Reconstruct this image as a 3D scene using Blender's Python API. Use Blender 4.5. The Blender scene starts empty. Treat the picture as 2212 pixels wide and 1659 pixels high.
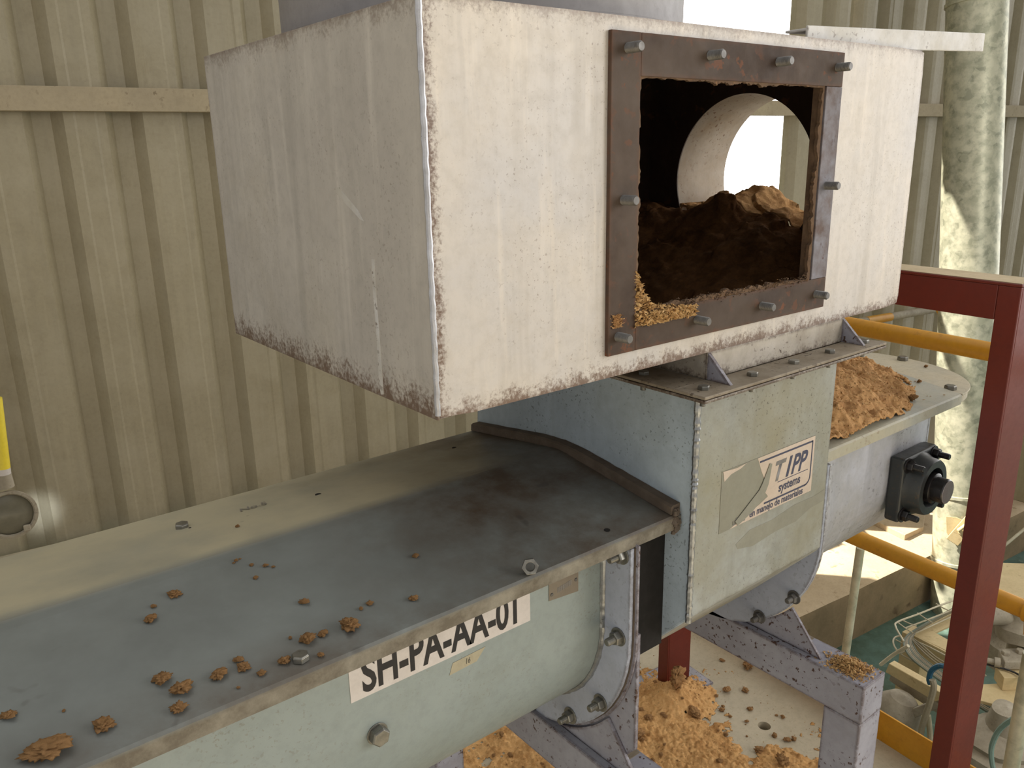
import bpy, bmesh, math, random
from mathutils import Vector, Matrix, noise as mn
from math import sin, cos, pi, radians, sqrt, atan2

# ---------------------------------------------------------------- camera, sky, sun, exposure
SC = bpy.context.scene
COL = SC.collection
YAW, PITCH, ROLL, FPX = 9.08421923e-01, -2.79332126e-01, -2.12498568e-02, 1756.86313
CAMZ = 1.69
_f = Vector((cos(PITCH)*cos(YAW), cos(PITCH)*sin(YAW), sin(PITCH)))
_r = Vector((sin(YAW), -cos(YAW), 0)); _u = _r.cross(_f)
CR = cos(ROLL)*_r + sin(ROLL)*_u
CU = -sin(ROLL)*_r + cos(ROLL)*_u
cam_d = bpy.data.cameras.new('camera'); cam = bpy.data.objects.new('camera', cam_d); COL.objects.link(cam)
M = Matrix((CR, CU, -_f)).transposed().to_4x4(); M.translation = Vector((0, 0, CAMZ))
cam.matrix_world = M
cam_d.sensor_fit = 'HORIZONTAL'; cam_d.sensor_width = 36; cam_d.lens = FPX/2212*36
cam_d.clip_start = 0.02; cam_d.clip_end = 200
SC.camera = cam
SC.view_settings.view_transform = 'Standard'; SC.view_settings.look = 'None'
SC.view_settings.gamma = 1; SC.view_settings.use_curve_mapping = False
SC.view_settings.exposure = 0.0
try:
    SC.cycles.use_denoising = True
    SC.cycles.max_bounces = 8; SC.cycles.diffuse_bounces = 5
    SC.cycles.sample_clamp_indirect = 6
except Exception: pass

# building axes (the shed is turned a little against the conveyor)
TH = 0.0997
E1 = Vector((cos(TH), -sin(TH), 0)); E2 = Vector((sin(TH), cos(TH), 0))
def bw(a, b, z): return E1*a + E2*b + Vector((0, 0, z))
def ray(x, y): return _f + (x-1106)/FPX*CR - (y-829.5)/FPX*CU
def at_e1(x, y, D):
    d = ray(x, y); return d*(D/d.dot(E1)) + Vector((0, 0, CAMZ))
def at_z(x, y, z):
    d = ray(x, y); return d*((z-CAMZ)/d.z) + Vector((0, 0, CAMZ))

world = bpy.data.worlds.new('sky'); SC.world = world; world.use_nodes = True
wn = world.node_tree.nodes; wl = world.node_tree.links; wn.clear()
wo = wn.new('ShaderNodeOutputWorld'); wb = wn.new('ShaderNodeBackground')
wtc = wn.new('ShaderNodeTexCoord')
def wdot(dirv, lo, hi, val):
    d = wn.new('ShaderNodeVectorMath'); d.operation = 'DOT_PRODUCT'; wl.new(wtc.outputs['Generated'], d.inputs[0])
    d.inputs[1].default_value = Vector(dirv).normalized()
    m = wn.new('ShaderNodeMapRange'); m.interpolation_type = 'SMOOTHSTEP'
    m.inputs[1].default_value = lo; m.inputs[2].default_value = hi; m.inputs[3].default_value = 0; m.inputs[4].default_value = val
    wl.new(d.outputs['Value'], m.inputs[0]); return m.outputs[0]
def wadd(a, b):
    n = wn.new('ShaderNodeMath'); n.operation = 'ADD'
    for i, v in enumerate((a, b)):
        if isinstance(v, float): n.inputs[i].default_value = v
        else: wl.new(v, n.inputs[i])
    return n.outputs[0]
SKY_BASE = 0.12
s = wadd(SKY_BASE, wdot((0.83, 0.56, 0.15), 0.72, 0.97, 5.0))      # hazy sun-side sky outside the opening
s = wadd(s, wdot((0.35, -0.9, 0.28), 0.25, 0.98, 0.30))             # open side of the shed behind the camera
s = wadd(s, wdot((0.1, 0.5, 0.86), 0.55, 0.98, 1.55))               # overhead
s = wadd(s, wdot((1.0, -0.10, 0.14), 0.80, 0.98, 3.2))              # open end of the shed to the right
s = wadd(s, wdot((-0.85, -0.40, 0.25), 0.20, 0.98, 0.52))          # dimmer daylight from the left
wl.new(s, wb.inputs['Strength']); wb.inputs['Color'].default_value = (1.0, 0.985, 0.955, 1)
wl.new(wb.outputs[0], wo.inputs[0])

sd = bpy.data.lights.new('sun', 'SUN'); sun = bpy.data.objects.new('sun', sd); COL.objects.link(sun)
sd.energy = 14; sd.angle = radians(0.9); sd.color = (1, 0.95, 0.86)
_sdir = (E2*(-0.60) + E1*0.62 + Vector((0, 0, -1.0))).normalized()
sun.rotation_euler = _sdir.to_track_quat('-Z', 'Y').to_euler()
sun.location = (4, 9, 9)

dl = bpy.data.lights.new('right_fill_light', 'AREA'); do = bpy.data.objects.new('right_fill_light', dl); COL.objects.link(do)
dl.shape = 'RECTANGLE'; dl.size = 2.0; dl.size_y = 2.2; dl.energy = 78; dl.color = (1, .97, .93)   # fill light added out of view, right of the camera
do.location = bw(3.7, -2.1, 2.4); do.rotation_euler = (Vector((1.2, 1.6, 1.2))-do.location).to_track_quat('-Z', 'Y').to_euler()
random.seed(7)
# ---------------------------------------------------------------- materials
def lin(c):
    return tuple(((v/255)/12.92 if v/255 <= 0.04045 else (((v/255)+0.055)/1.055)**2.4) for v in c) + (1,)
class NT:
    def __init__(s, name):
        s.m = bpy.data.materials.new(name); s.m.use_nodes = True
        s.n = s.m.node_tree.nodes; s.l = s.m.node_tree.links; s.n.clear()
        s.out = s.n.new('ShaderNodeOutputMaterial'); s.b = s.n.new('ShaderNodeBsdfPrincipled')
        s.l.new(s.b.outputs[0], s.out.inputs[0])
        s.tc = s.n.new('ShaderNodeTexCoord').outputs['Object']
    def noise(s, scale, detail=6, rough=0.6, stretch=None, dist=0.0, off=0.0):
        mp = s.n.new('ShaderNodeMapping'); s.l.new(s.tc, mp.inputs[0])
        mp.inputs['Location'].default_value = (off, off*.7, off*1.3)
        if stretch: mp.inputs['Scale'].default_value = stretch
        t = s.n.new('ShaderNodeTexNoise'); t.inputs['Scale'].default_value = scale
        t.inputs['Detail'].default_value = detail; t.inputs['Roughness'].default_value = rough
        t.inputs['Distortion'].default_value = dist
        s.l.new(mp.outputs[0], t.inputs['Vector']); return t.outputs['Fac']
    def vor(s, scale, off=0.0, stretch=None, feature='F1', out='Distance'):
        mp = s.n.new('ShaderNodeMapping'); s.l.new(s.tc, mp.inputs[0]); mp.inputs['Location'].default_value = (off, off, off)
        if stretch: mp.inputs['Scale'].default_value = stretch
        t = s.n.new('ShaderNodeTexVoronoi'); t.feature = feature; t.inputs['Scale'].default_value = scale
        s.l.new(mp.outputs[0], t.inputs['Vector']); return t.outputs[out]
    def mr(s, v, a, b, c=0.0, d=1.0):
        m = s.n.new('ShaderNodeMapRange'); m.clamp = True
        s.l.new(v, m.inputs[0])
        for i, q in enumerate((a, b, c, d)): m.inputs[i+1].default_value = q
        return m.outputs[0]
    def math(s, op, a, b):
        m = s.n.new('ShaderNodeMath'); m.operation = op; m.use_clamp = False
        for i, v in enumerate((a, b)):
            if isinstance(v, (int, float)): m.inputs[i].default_value = v
            else: s.l.new(v, m.inputs[i])
        return m.outputs[0]
    def axis(s, k):
        m = s.n.new('ShaderNodeSeparateXYZ'); s.l.new(s.tc, m.inputs[0]); return m.outputs[k]
    def mix(s, fac, a, b):
        m = s.n.new('ShaderNodeMix'); m.data_type = 'RGBA'
        if isinstance(fac, (int, float)): m.inputs[0].default_value = fac
        else: s.l.new(fac, m.inputs[0])
        for i, v in ((6, a), (7, b)):
            if isinstance(v, tuple): m.inputs[i].default_value = v
            else: s.l.new(v, m.inputs[i])
        return m.outputs[2]
    def done(s, col, rough=0.5, metal=0.0, bump=None, bstr=0.2, bdist=0.002, spec=0.5):
        if isinstance(col, tuple): s.b.inputs['Base Color'].default_value = col
        else: s.l.new(col, s.b.inputs['Base Color'])
        if isinstance(rough, (int, float)): s.b.inputs['Roughness'].default_value = rough
        else: s.l.new(rough, s.b.inputs['Roughness'])
        s.b.inputs['Metallic'].default_value = metal
        s.b.inputs['Specular IOR Level'].default_value = spec
        if bump is not None:
            bn = s.n.new('ShaderNodeBump'); bn.inputs['Strength'].default_value = bstr; bn.inputs['Distance'].default_value = bdist
            s.l.new(bump, bn.inputs['Height']); s.l.new(bn.outputs[0], s.b.inputs['Normal'])
        return s.m
def paint(name, c1, c2, rust=(90, 62, 45), spots=0.0, spot_scale=120, mottling=7, streak=0.0, rough=0.5, metal=0.0, dust=None, dustamt=0.0, edges=(), wear=0.0, wr=.008, stain=.25, spec=.5):
    """worn paint: mottled tone, vertical streaks, rust specks; edges = [(axis, from, to, strength)] dirt that gathers at an edge"""
    t = NT(name)
    col = t.mix(t.mr(t.noise(mottling, 8, .65), .32, .68), lin(c1), lin(c2))
    fine = t.noise(60, 5, .7, off=3)
    col = t.mix(t.math('MULTIPLY', t.mr(fine, .45, .8), .34), col, lin(tuple(v*.74 for v in c1)))
    if stain: col = t.mix(t.math('MULTIPLY', t.mr(t.noise(3.3, 9, .72, off=17, dist=.4), .52, .66), stain), col, lin(tuple(c1[i]*.80*f for i, f in enumerate((1.0, .96, .86)))))
    if streak:
        st = t.noise(26, 4, .6, stretch=(1, 1, .07), off=9)
        col = t.mix(t.math('MULTIPLY', t.mr(st, .5, .72), streak), col, lin(tuple(min(255, v*.78) for v in c1)))
        st2 = t.noise(34, 4, .6, stretch=(1, 1, .09), off=19)
        col = t.mix(t.math('MULTIPLY', t.mr(st2, .55, .75), streak), col, lin(tuple(min(255, v*1.12) for v in c1)))
    if dust:
        col = t.mix(t.math('MULTIPLY', t.mr(t.noise(5, 6, .6, off=5), .4, .7), dustamt), col, lin(dust))
    if spots:
        big = t.mr(t.noise(9, 4, .6, off=21), .40, .70)
        sp = t.mr(t.noise(spot_scale, 3, .6, off=13), .605, .645)
        sp = t.math('MULTIPLY', sp, t.math('MULTIPLY', big, spots))
        col = t.mix(t.math('MINIMUM', sp, 1.0), col, lin(rust))
    if wear:
        bv = t.n.new('ShaderNodeBevel'); bv.samples = 4; bv.inputs['Radius'].default_value = wr
        ge = t.n.new('ShaderNodeNewGeometry'); dp_ = t.n.new('ShaderNodeVectorMath'); dp_.operation = 'DOT_PRODUCT'
        t.l.new(bv.outputs[0], dp_.inputs[0]); t.l.new(ge.outputs['Normal'], dp_.inputs[1])
        e = t.mr(dp_.outputs['Value'], .997, .95)
        e = t.math('MULTIPLY', t.math('MULTIPLY', e, t.mr(t.noise(55, 6, .75, off=41), .36, .56)), wear)
        col = t.mix(e, col, lin(rust))
    for (k, a, b, stg) in edges:
        g = t.mr(t.axis(k), a, b, 1, 0)
        nz = t.math('ADD', t.math('MULTIPLY', t.noise(38, 7, .75, stretch=(1, 1, .5), off=k*3.3+a), .5), t.math('MULTIPLY', t.noise(190, 4, .7, off=k*1.3+a), .5))
        e = t.mr(t.math('ADD', nz, t.math('MULTIPLY', g, .24)), .60, .74)
        e = t.math('MULTIPLY', t.math('MULTIPLY', e, t.mr(g, 0, .5)), stg)
        col = t.mix(e, col, lin(rust))
    return t.done(col, rough=t.mr(fine, .2, .8, rough-.08, rough+.12), metal=metal, bump=t.noise(90, 4, .6), bstr=.12, bdist=.001, spec=spec)

MAT = {}
MAT['box'] = paint('white_box_paint', (194, 188, 179), (178, 172, 165), rust=(104, 84, 70), spots=.5, spot_scale=230, mottling=5, streak=.45, rough=.45, wear=.7,
                   edges=[(2, 1.412, 1.47, .95), (2, 1.835, 1.80, .5)])
MAT['boxedge'] = paint('white_box_front', (208, 197, 182), (190, 186, 184), rust=(104, 80, 64), spots=.6, spot_scale=230, mottling=3, streak=.5, rough=.42, wear=.7,
                   edges=[(2, 1.412, 1.445, .9), (0, .444, .470, .95), (2, 1.836, 1.81, .45)])
MAT['neck'] = paint('neck_paint', (196, 188, 176), (150, 140, 124), rust=(70, 52, 38), spots=1.0, mottling=12, rough=.5, wear=.9, edges=[(2, 1.36, 1.40, .8)])
MAT['flangetop'] = paint('dusty_flange', (118, 104, 84), (150, 140, 124), rust=(60, 45, 32), spots=1.0, mottling=16, rough=.7)
MAT['chute'] = paint('pale_chute_paint', (140, 139, 127), (168, 171, 170), rust=(74, 64, 48), spots=.9, spot_scale=190, mottling=4, streak=.3, rough=.42, dust=(136, 128, 100), dustamt=.75, wear=.8, stain=.4)
MAT['chutebluelit'] = paint('chute_paint_blue_light', (182, 196, 206), (160, 172, 180), rust=(70, 72, 68), spots=1.0, spot_scale=190, mottling=6, streak=.2, rough=.4, wear=.6, stain=.35)  # chute paint again, with the bluish light on its left face tinted in
MAT['trough'] = paint('trough_paint', (146, 155, 152), (136, 145, 142), rust=(108, 98, 80), spots=.4, spot_scale=190, mottling=4, rough=.38)
MAT['flange'] = paint('flange_paint', (178, 184, 200), (164, 170, 184), rust=(80, 70, 62), spots=.6, mottling=5, rough=.42, wear=.8)
MAT['support'] = paint('support_paint', (164, 164, 174), (142, 140, 150), rust=(72, 48, 38), spots=2.8, spot_scale=100, mottling=8, rough=.5, wear=1.0, stain=.4)
MAT['rtrough'] = paint('right_trough_paint', (182, 184, 192), (158, 156, 152), rust=(62, 50, 42), spots=1.0, mottling=7, streak=.4, rough=.4, wear=.8)
def lid_mat():
    t = NT('lid_dirty_paint')
    x, y = t.axis(0), t.axis(1)
    base = t.mix(t.mr(t.noise(5, 7, .65), .35, .65), lin((122, 127, 124)), lin((106, 110, 107)))
    # old oily grime along the front edge; at the chute end also the box's shade, painted in
    g = t.math('MAXIMUM', t.mr(x, .36, .62), t.mr(y, .80, .73, 0, .75))
    g = t.math('MULTIPLY', g, t.mr(t.noise(6, 8, .7, off=4), .30, .58))
    col = t.mix(g, base, lin((82, 70, 58)))
    # dry dust on the far slope, with its light band painted in, fading below the box
    d = t.math('MULTIPLY', t.mr(y, .97, 1.0), t.mr(x, .80, .55))
    d = t.math('MULTIPLY', d, t.mr(t.noise(7, 6, .6, off=8), .25, .6, .45, 1))
    col = t.mix(d, col, lin((176, 168, 142)))
    st = t.mr(t.noise(13, 3, .5, off=31), .70, .73)
    col = t.mix(t.math('MULTIPLY', st, .55), col, lin((70, 66, 62)))
    lip = t.mr(t.axis(2), 1.1655, 1.160)
    lc = t.mix(t.mr(t.noise(18, 7, .7, off=2), .35, .6), lin((134, 128, 114)), lin((92, 84, 72)))
    col = t.mix(lip, col, lc)
    return t.done(col, rough=t.mr(t.noise(9, 4), .3, .7, .34, .55), bump=t.noise(70, 4), bstr=.12, bdist=.001)
MAT['lid'] = lid_mat()
MAT['dustlid'] = paint('dusty_lid', (190, 178, 150), (176, 170, 152), rust=(120, 90, 60), spots=.5, mottling=6, rough=.6)
MAT['rlid'] = paint('right_lid', (160, 158, 142), (146, 148, 140), rust=(110, 88, 60), spots=.5, mottling=8, rough=.5, dust=(186, 172, 140), dustamt=.6)
MAT['seal'] = paint('seal_strip', (104, 92, 80), (82, 70, 58), rust=(116, 100, 80), spots=1, mottling=30, rough=.85)
MAT['rustframe'] = paint('rusty_frame_steel', (82, 68, 58), (60, 47, 40), rust=(112, 70, 46), spots=1.0, spot_scale=50, mottling=14, rough=.7, dust=(94, 82, 72), dustamt=.7, wear=.4, spec=.25)
MAT['rustlight'] = paint('flaking_frame_steel', (92, 74, 66), (128, 128, 136), rust=(78, 52, 42), spots=1.4, spot_scale=45, mottling=26, rough=.6, spec=.3)
MAT['crust'] = paint('rust_crust', (112, 88, 66), (80, 60, 44), rust=(140, 104, 70), spots=1, mottling=60, rough=.95)
MAT['inner'] = paint('caked_inner_steel', (78, 54, 38), (52, 38, 30), rust=(110, 70, 44), spots=1, spot_scale=40, mottling=9, rough=.9)
MAT['tubein'] = paint('collar_inner', (200, 190, 176), (170, 150, 124), rust=(120, 84, 56), spots=1, mottling=8, rough=.7)
MAT['bar'] = paint('dirty_white_bar', (206, 204, 202), (184, 178, 166), rust=(90, 70, 55), spots=.9, mottling=14, rough=.5)
MAT['duct'] = paint('grey_duct', (150, 146, 146), (136, 132, 132), rust=(90, 80, 76), spots=.3, mottling=4, rough=.55)
MAT['weld'] = paint('weld_bead', (172, 176, 180), (120, 120, 120), rust=(70, 58, 48), spots=1, mottling=40, rough=.3, metal=.7)
MAT['weldbright'] = paint('bright_corner_highlight', (208, 210, 218), (170, 168, 170), rust=(120, 110, 104), spots=.6, mottling=30, rough=.3, metal=.4)  # highlight of the box corner put into the bead's colour
MAT['steel'] = paint('zinc_bolt', (148, 146, 138), (112, 110, 104), rust=(80, 70, 60), spots=.4, mottling=60, rough=.35, metal=.75)
MAT['dullsteel'] = paint('dull_stud', (120, 118, 116), (92, 88, 84), rust=(70, 56, 48), spots=.5, mottling=70, rough=.45, metal=.5)
MAT['dark'] = paint('dark_cast', (44, 51, 53), (32, 36, 38), rust=(80, 62, 44), spots=.8, mottling=14, rough=.4, dust=(76, 68, 56), dustamt=.25)
MAT['black'] = paint('black_collar', (30, 26, 26), (22, 20, 20), rust=(70, 54, 44), spots=.5, rough=.3)
MAT['shaftend'] = paint('shaft_end_steel', (150, 142, 142), (130, 122, 122), rust=(110, 90, 84), spots=.4, rough=.35, metal=.3)
MAT['red'] = paint('red_oxide_paint', (106, 36, 25), (94, 30, 20), rust=(60, 22, 18), spots=.3, mottling=5, rough=.42, spec=.5)
MAT['beige_dust'] = paint('dust_layer', (190, 172, 140), (172, 154, 122), rust=(140, 116, 84), spots=.4, mottling=12, rough=.9)
MAT['yellow'] = paint('safety_yellow', (212, 152, 30), (196, 134, 22), rust=(120, 84, 30), spots=.4, spot_scale=60, mottling=10, rough=.42, dust=(190, 150, 70), dustamt=.25)
MAT['floor'] = paint('platform_plate', (192, 180, 154), (172, 162, 140), rust=(136, 118, 90), spots=.6, mottling=3.5, rough=.65, stain=.3)
MAT['ledge'] = paint('concrete_ledge', (196, 176, 146), (178, 158, 128), rust=(130, 108, 78), spots=.7, spot_scale=20, mottling=2.5, rough=.9)
MAT['ledgeface'] = paint('stained_concrete', (150, 128, 96), (116, 100, 72), rust=(84, 66, 44), spots=1, spot_scale=5, mottling=3, rough=.9)
MAT['pit'] = paint('green_floor', (84, 110, 100), (56, 70, 48), rust=(110, 126, 112), spots=.8, spot_scale=12, mottling=5, rough=.8)
MAT['sheet'] = paint('wall_sheet', (160, 149, 122), (150, 139, 112), rust=(116, 102, 80), spots=.15, spot_scale=40, mottling=1.6, streak=.25, rough=.5, dust=(168, 158, 134), dustamt=.5)
MAT['purlin'] = paint('dusty_purlin', (176, 160, 130), (160, 146, 120), rust=(100, 82, 56), spots=.6, spot_scale=30, mottling=5, rough=.75)
MAT['lemon'] = paint('lemon_tube', (236, 214, 66), (228, 204, 54), rust=(190, 170, 70), spots=.2, rough=.35)
MAT['galv'] = None
MAT['beige'] = paint('beige_machine_paint', (206, 186, 140), (190, 168, 124), rust=(130, 106, 70), spots=.5, spot_scale=40, mottling=6, rough=.6)
MAT['wire'] = paint('tray_wire', (206, 196, 168), (170, 158, 130), rust=(110, 92, 66), spots=.3, rough=.5)
MAT['cable'] = paint('dusty_cable', (160, 148, 122), (136, 128, 108), rust=(80, 70, 54), spots=.3, rough=.7)
MAT['bluehose'] = paint('blue_hose', (40, 96, 124), (34, 80, 104), rust=(150, 130, 100), spots=.6, mottling=20, rough=.5)
MAT['greenhose'] = paint('pale_green_hose', (136, 158, 146), (120, 142, 130), rust=(100, 110, 100), spots=.3, rough=.5)
MAT['greencable'] = paint('green_grey_cable', (112, 118, 100), (92, 98, 84), rust=(70, 70, 60), spots=.3, rough=.6)
MAT['greymetal'] = paint('dusty_grey_casting', (168, 158, 138), (140, 130, 112), rust=(90, 76, 58), spots=.5, mottling=16, rough=.7)
MAT['darkmachine'] = paint('dark_machine', (62, 50, 36), (48, 40, 30), rust=(100, 84, 60), spots=.6, rough=.8)
MAT['whitepaper'] = paint('label_vinyl', (206, 198, 192), (198, 190, 184), rust=(160, 150, 140), spots=.2, rough=.4)
MAT['cream'] = paint('faded_sticker', (202, 184, 168), (194, 178, 162), rust=(150, 130, 116), spots=.2, rough=.45)
MAT['torn'] = paint('torn_sticker_backing', (140, 138, 124), (130, 126, 110), rust=(110, 100, 84), spots=.2, rough=.5)
MAT['navy'] = paint('navy_ink', (58, 58, 80), (66, 66, 86), rust=(110, 104, 110), spots=.2, rough=.5)
MAT['greyink'] = paint('smeared_ink', (112, 108, 106), (128, 122, 114), rust=(90, 84, 80), spots=.2, rough=.5)
MAT['smear'] = paint('grey_smear', (142, 140, 126), (128, 126, 112), rust=(110, 104, 90), spots=.2, rough=.6)
MAT['blackink'] = paint('black_ink', (22, 20, 24), (28, 26, 30), rust=(40, 40, 40), spots=.1, rough=.5)
MAT['tape'] = paint('masking_tape', (172, 162, 136), (160, 152, 128), rust=(130, 120, 96), spots=.2, rough=.7)
MAT['plateal'] = paint('name_plate', (132, 122, 108), (120, 110, 98), rust=(96, 86, 74), spots=.3, rough=.4, metal=.3)
MAT['hole'] = paint('dark_hole_shade', (24, 20, 16), (18, 15, 12), rough=.95)
def galv():
    t = NT('galvanised_sheet')
    v = t.vor(26, out='Color'); 
    sep = t.n.new('ShaderNodeSeparateColor'); t.l.new(v, sep.inputs[0])
    col = t.mix(sep.outputs[0], lin((150, 150, 128)), lin((186, 184, 158)))
    col = t.mix(t.mr(t.noise(14, 6), .42, .62), col, lin((206, 202, 176)))
    return t.done(col, rough=.42, metal=.35)
MAT['galv'] = galv()
def grain(name, c1, c2, c3, sc=1.0, b=.9):
    t = NT(name)
    col = t.mix(t.mr(t.noise(90*sc, 6, .75), .35, .65), lin(c1), lin(c2))
    col = t.mix(t.mr(t.noise(18*sc, 5, .7, off=6), .5, .72), col, lin(c3))
    return t.done(col, rough=.95, bump=t.noise(260*sc, 6, .8), bstr=b, bdist=.004, spec=.1)
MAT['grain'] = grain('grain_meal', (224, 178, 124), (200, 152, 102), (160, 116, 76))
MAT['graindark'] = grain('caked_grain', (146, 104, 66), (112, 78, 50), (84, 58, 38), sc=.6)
MAT['clump'] = grain('grain_clump', (232, 184, 130), (212, 160, 106), (168, 120, 76), sc=2.2, b=1.0)
MAT['flake'] = paint('husk_flake', (206, 172, 116), (166, 122, 74), rust=(120, 80, 50), spots=.3, mottling=200, rough=.8)
MAT['floorgrain'] = grain('spilt_meal', (238, 192, 132), (220, 168, 108), (184, 134, 82), sc=.9)
def lampglass():
    t = NT('lamp_glass')
    w = t.noise(40, 3); return t.done(t.mix(w, lin((96, 92, 78)), lin((120, 114, 96))), rough=.25)
MAT['lampglass'] = lampglass()

# ---------------------------------------------------------------- mesh helpers
class MB:
    def __init__(s): s.v = []; s.f = []
    def add(s, vs, fs):
        o = len(s.v); s.v += [Vector(v) for v in vs]; s.f += [tuple(i+o for i in f) for f in fs]; return s
    def box(s, a, b):
        x0, y0, z0 = a; x1, y1, z1 = b
        return s.add([(x0,y0,z0),(x1,y0,z0),(x1,y1,z0),(x0,y1,z0),(x0,y0,z1),(x1,y0,z1),(x1,y1,z1),(x0,y1,z1)],
                     [(0,3,2,1),(4,5,6,7),(0,1,5,4),(1,2,6,5),(2,3,7,6),(3,0,4,7)])
    def prism(s, pts, d):
        """closed polygon (3-D points) pushed along d"""
        n = len(pts); d = Vector(d); P = [Vector(p) for p in pts]
        nr = Vector((0,0,0))
        for i in range(n): nr += P[i].cross(P[(i+1) % n])
        if nr.dot(d) > 0: P = P[::-1]
        return s.add(P + [p+d for p in P], [tuple(range(n)), tuple(range(2*n-1, n-1, -1))] + [(i, i+n, (i+1) % n+n, (i+1) % n)[::-1] if False else ((i+1) % n, i, i+n, (i+1) % n+n) for i in range(n)])
    def obox(s, c, ax, ay, az, hx, hy, hz):
        c = Vector(c); X = ax*hx; Y = ay*hy; Z = az*hz
        return s.add([c-X-Y-Z, c+X-Y-Z, c+X+Y-Z, c-X+Y-Z, c-X-Y+Z, c+X-Y+Z, c+X+Y+Z, c-X+Y+Z],
                     [(0,3,2,1),(4,5,6,7),(0,1,5,4),(1,2,6,5),(2,3,7,6),(3,0,4,7)])
    def cyl(s, p0, p1, r, n=16, r1=None, caps=True, phase=0):
        p0, p1 = Vector(p0), Vector(p1); r1 = r if r1 is None else r1
        a = (p1-p0).normalized(); q = a.orthogonal().normalized(); w = a.cross(q)
        vs = []
        for p, rr in ((p0, r), (p1, r1)):
            for i in range(n):
                t = 2*pi*i/n+phase; vs.append(p+(q*cos(t)+w*sin(t))*rr)
        fs = [(i, (i+1) % n, (i+1) % n+n, i+n) for i in range(n)]
        if caps: fs += [tuple(range(n-1, -1, -1)), tuple(range(n, 2*n))]
        return s.add(vs, fs)
    def tube(s, pts, r, n=8, closed=False):
        P = [Vector(p) for p in pts]; m = len(P); vs = []; fs = []
        q = None
        for i in range(m):
            if closed: t = (P[(i+1) % m]-P[i-1]).normalized()
            else: t = (P[min(i+1, m-1)]-P[max(i-1, 0)]).normalized()
            q = t.orthogonal().normalized() if q is None else (q-t*q.dot(t)).normalized()
            w = t.cross(q); rr = r[i] if isinstance(r, (list, tuple)) else r
            vs += [P[i]+(q*cos(2*pi*k/n)+w*sin(2*pi*k/n))*rr for k in range(n)]
        for i in range(m if closed else m-1):
            j = (i+1) % m
            fs += [(i*n+k, i*n+(k+1) % n, j*n+(k+1) % n, j*n+k) for k in range(n)]
        if not closed: fs += [tuple(range(n-1, -1, -1)), tuple((m-1)*n+k for k in range(n))]
        return s.add(vs, fs)
    def lathe(s, p, a, prof, n=28):
        """prof: (along, radius)"""
        p = Vector(p); a = Vector(a).normalized(); q = a.orthogonal().normalized(); w = a.cross(q); vs = []; fs = []
        for (h, r) in prof: vs += [p+a*h+(q*cos(2*pi*k/n)+w*sin(2*pi*k/n))*max(r, 1e-5) for k in range(n)]
        for i in range(len(prof)-1):
            fs += [(i*n+k, i*n+(k+1) % n, (i+1)*n+(k+1) % n, (i+1)*n+k) for k in range(n)]
        return s.add(vs, fs)
    def ring(s, outer, inner, d):
        """plate between two closed loops of equal count, thickness d"""
        n = len(outer); d = Vector(d); O = [Vector(p) for p in outer]; I = [Vector(p) for p in inner]
        vs = O+I+[p+d for p in O]+[p+d for p in I]; fs = []
        for i in range(n):
            j = (i+1) % n
            fs += [(i, j, n+j, n+i), (2*n+i, 3*n+i, 3*n+j, 2*n+j), (i, 2*n+i, 2*n+j, j), (n+i, n+j, 3*n+j, 3*n+i)]
        return s.add(vs, fs)
    def build(s, name, mat, parent=None, bevel=0, smooth=False, seg=2, mats=None):
        me = bpy.data.meshes.new(name); me.from_pydata([tuple(v) for v in s.v], [], s.f)
        bm = bmesh.new(); bm.from_mesh(me); bmesh.ops.recalc_face_normals(bm, faces=bm.faces); bm.to_mesh(me); bm.free()
        me.materials.append(MAT[mat]); me.validate()
        o = bpy.data.objects.new(name, me); COL.objects.link(o)
        if smooth:
            for p in me.polygons: p.use_smooth = True
            try: me.set_sharp_from_angle(angle=radians(35))
            except Exception: pass
        if bevel:
            b = o.modifiers.new('bevel', 'BEVEL'); b.width = bevel; b.segments = seg; b.limit_method = 'ANGLE'; b.angle_limit = radians(35)
        if parent: o.parent = parent
        return o
def tag(o, label=None, cat=None, group=None, kind=None):
    if label: o['label'] = label
    if cat: o['category'] = cat
    if group: o['group'] = group
    if kind: o['kind'] = kind
    return o
def empty(name, label, cat, group=None, loc=(0, 0, 0)):
    e = bpy.data.objects.new(name, None); COL.objects.link(e); e.empty_display_size = .05
    return tag(e, label, cat, group)
def struct(o): o['kind'] = 'structure'; return o
def rect_angles(cx, cy, x0, x1, y0, y1, extra, k=96):
    """loop of points on a rectangle seen from (cx,cy), corners included"""
    A = [2*pi*i/k for i in range(k)] + [atan2(y-cy, x-cx) % (2*pi) for x in (x0, x1) for y in (y0, y1)] + list(extra)
    A = sorted(set(round(a, 6) for a in A)); return A
def rect_hit(cx, cy, x0, x1, y0, y1, a):
    c, s_ = cos(a), sin(a); t = 1e9
    if c > 1e-9: t = min(t, (x1-cx)/c)
    if c < -1e-9: t = min(t, (x0-cx)/c)
    if s_ > 1e-9: t = min(t, (y1-cy)/s_)
    if s_ < -1e-9: t = min(t, (y0-cy)/s_)
    return cx+c*t, cy+s_*t
def hexhead(mb, p, ax, r, h, n=6, ph=.3):
    p = Vector(p); ax = Vector(ax).normalized(); mb.cyl(p, p+ax*h*.8, r, 6, phase=ph); mb.cyl(p+ax*h*.8, p+ax*h, r, 6, r1=r*.86, phase=ph)
def thread(mb, p, ax, L, r, pitch=.0019, n=14):
    p = Vector(p); ax = Vector(ax).normalized(); k = int(L/pitch); prof = [(0, 0)]
    for i in range(k): prof += [(i*pitch, r*.86), (i*pitch+pitch*.5, r)]
    prof += [(L-.001, r*.86), (L, r*.78), (L, 0)]
    mb.lathe(p, ax, prof, n)
def jit(v, s_): return v + (random.random()-.5)*2*s_

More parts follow.
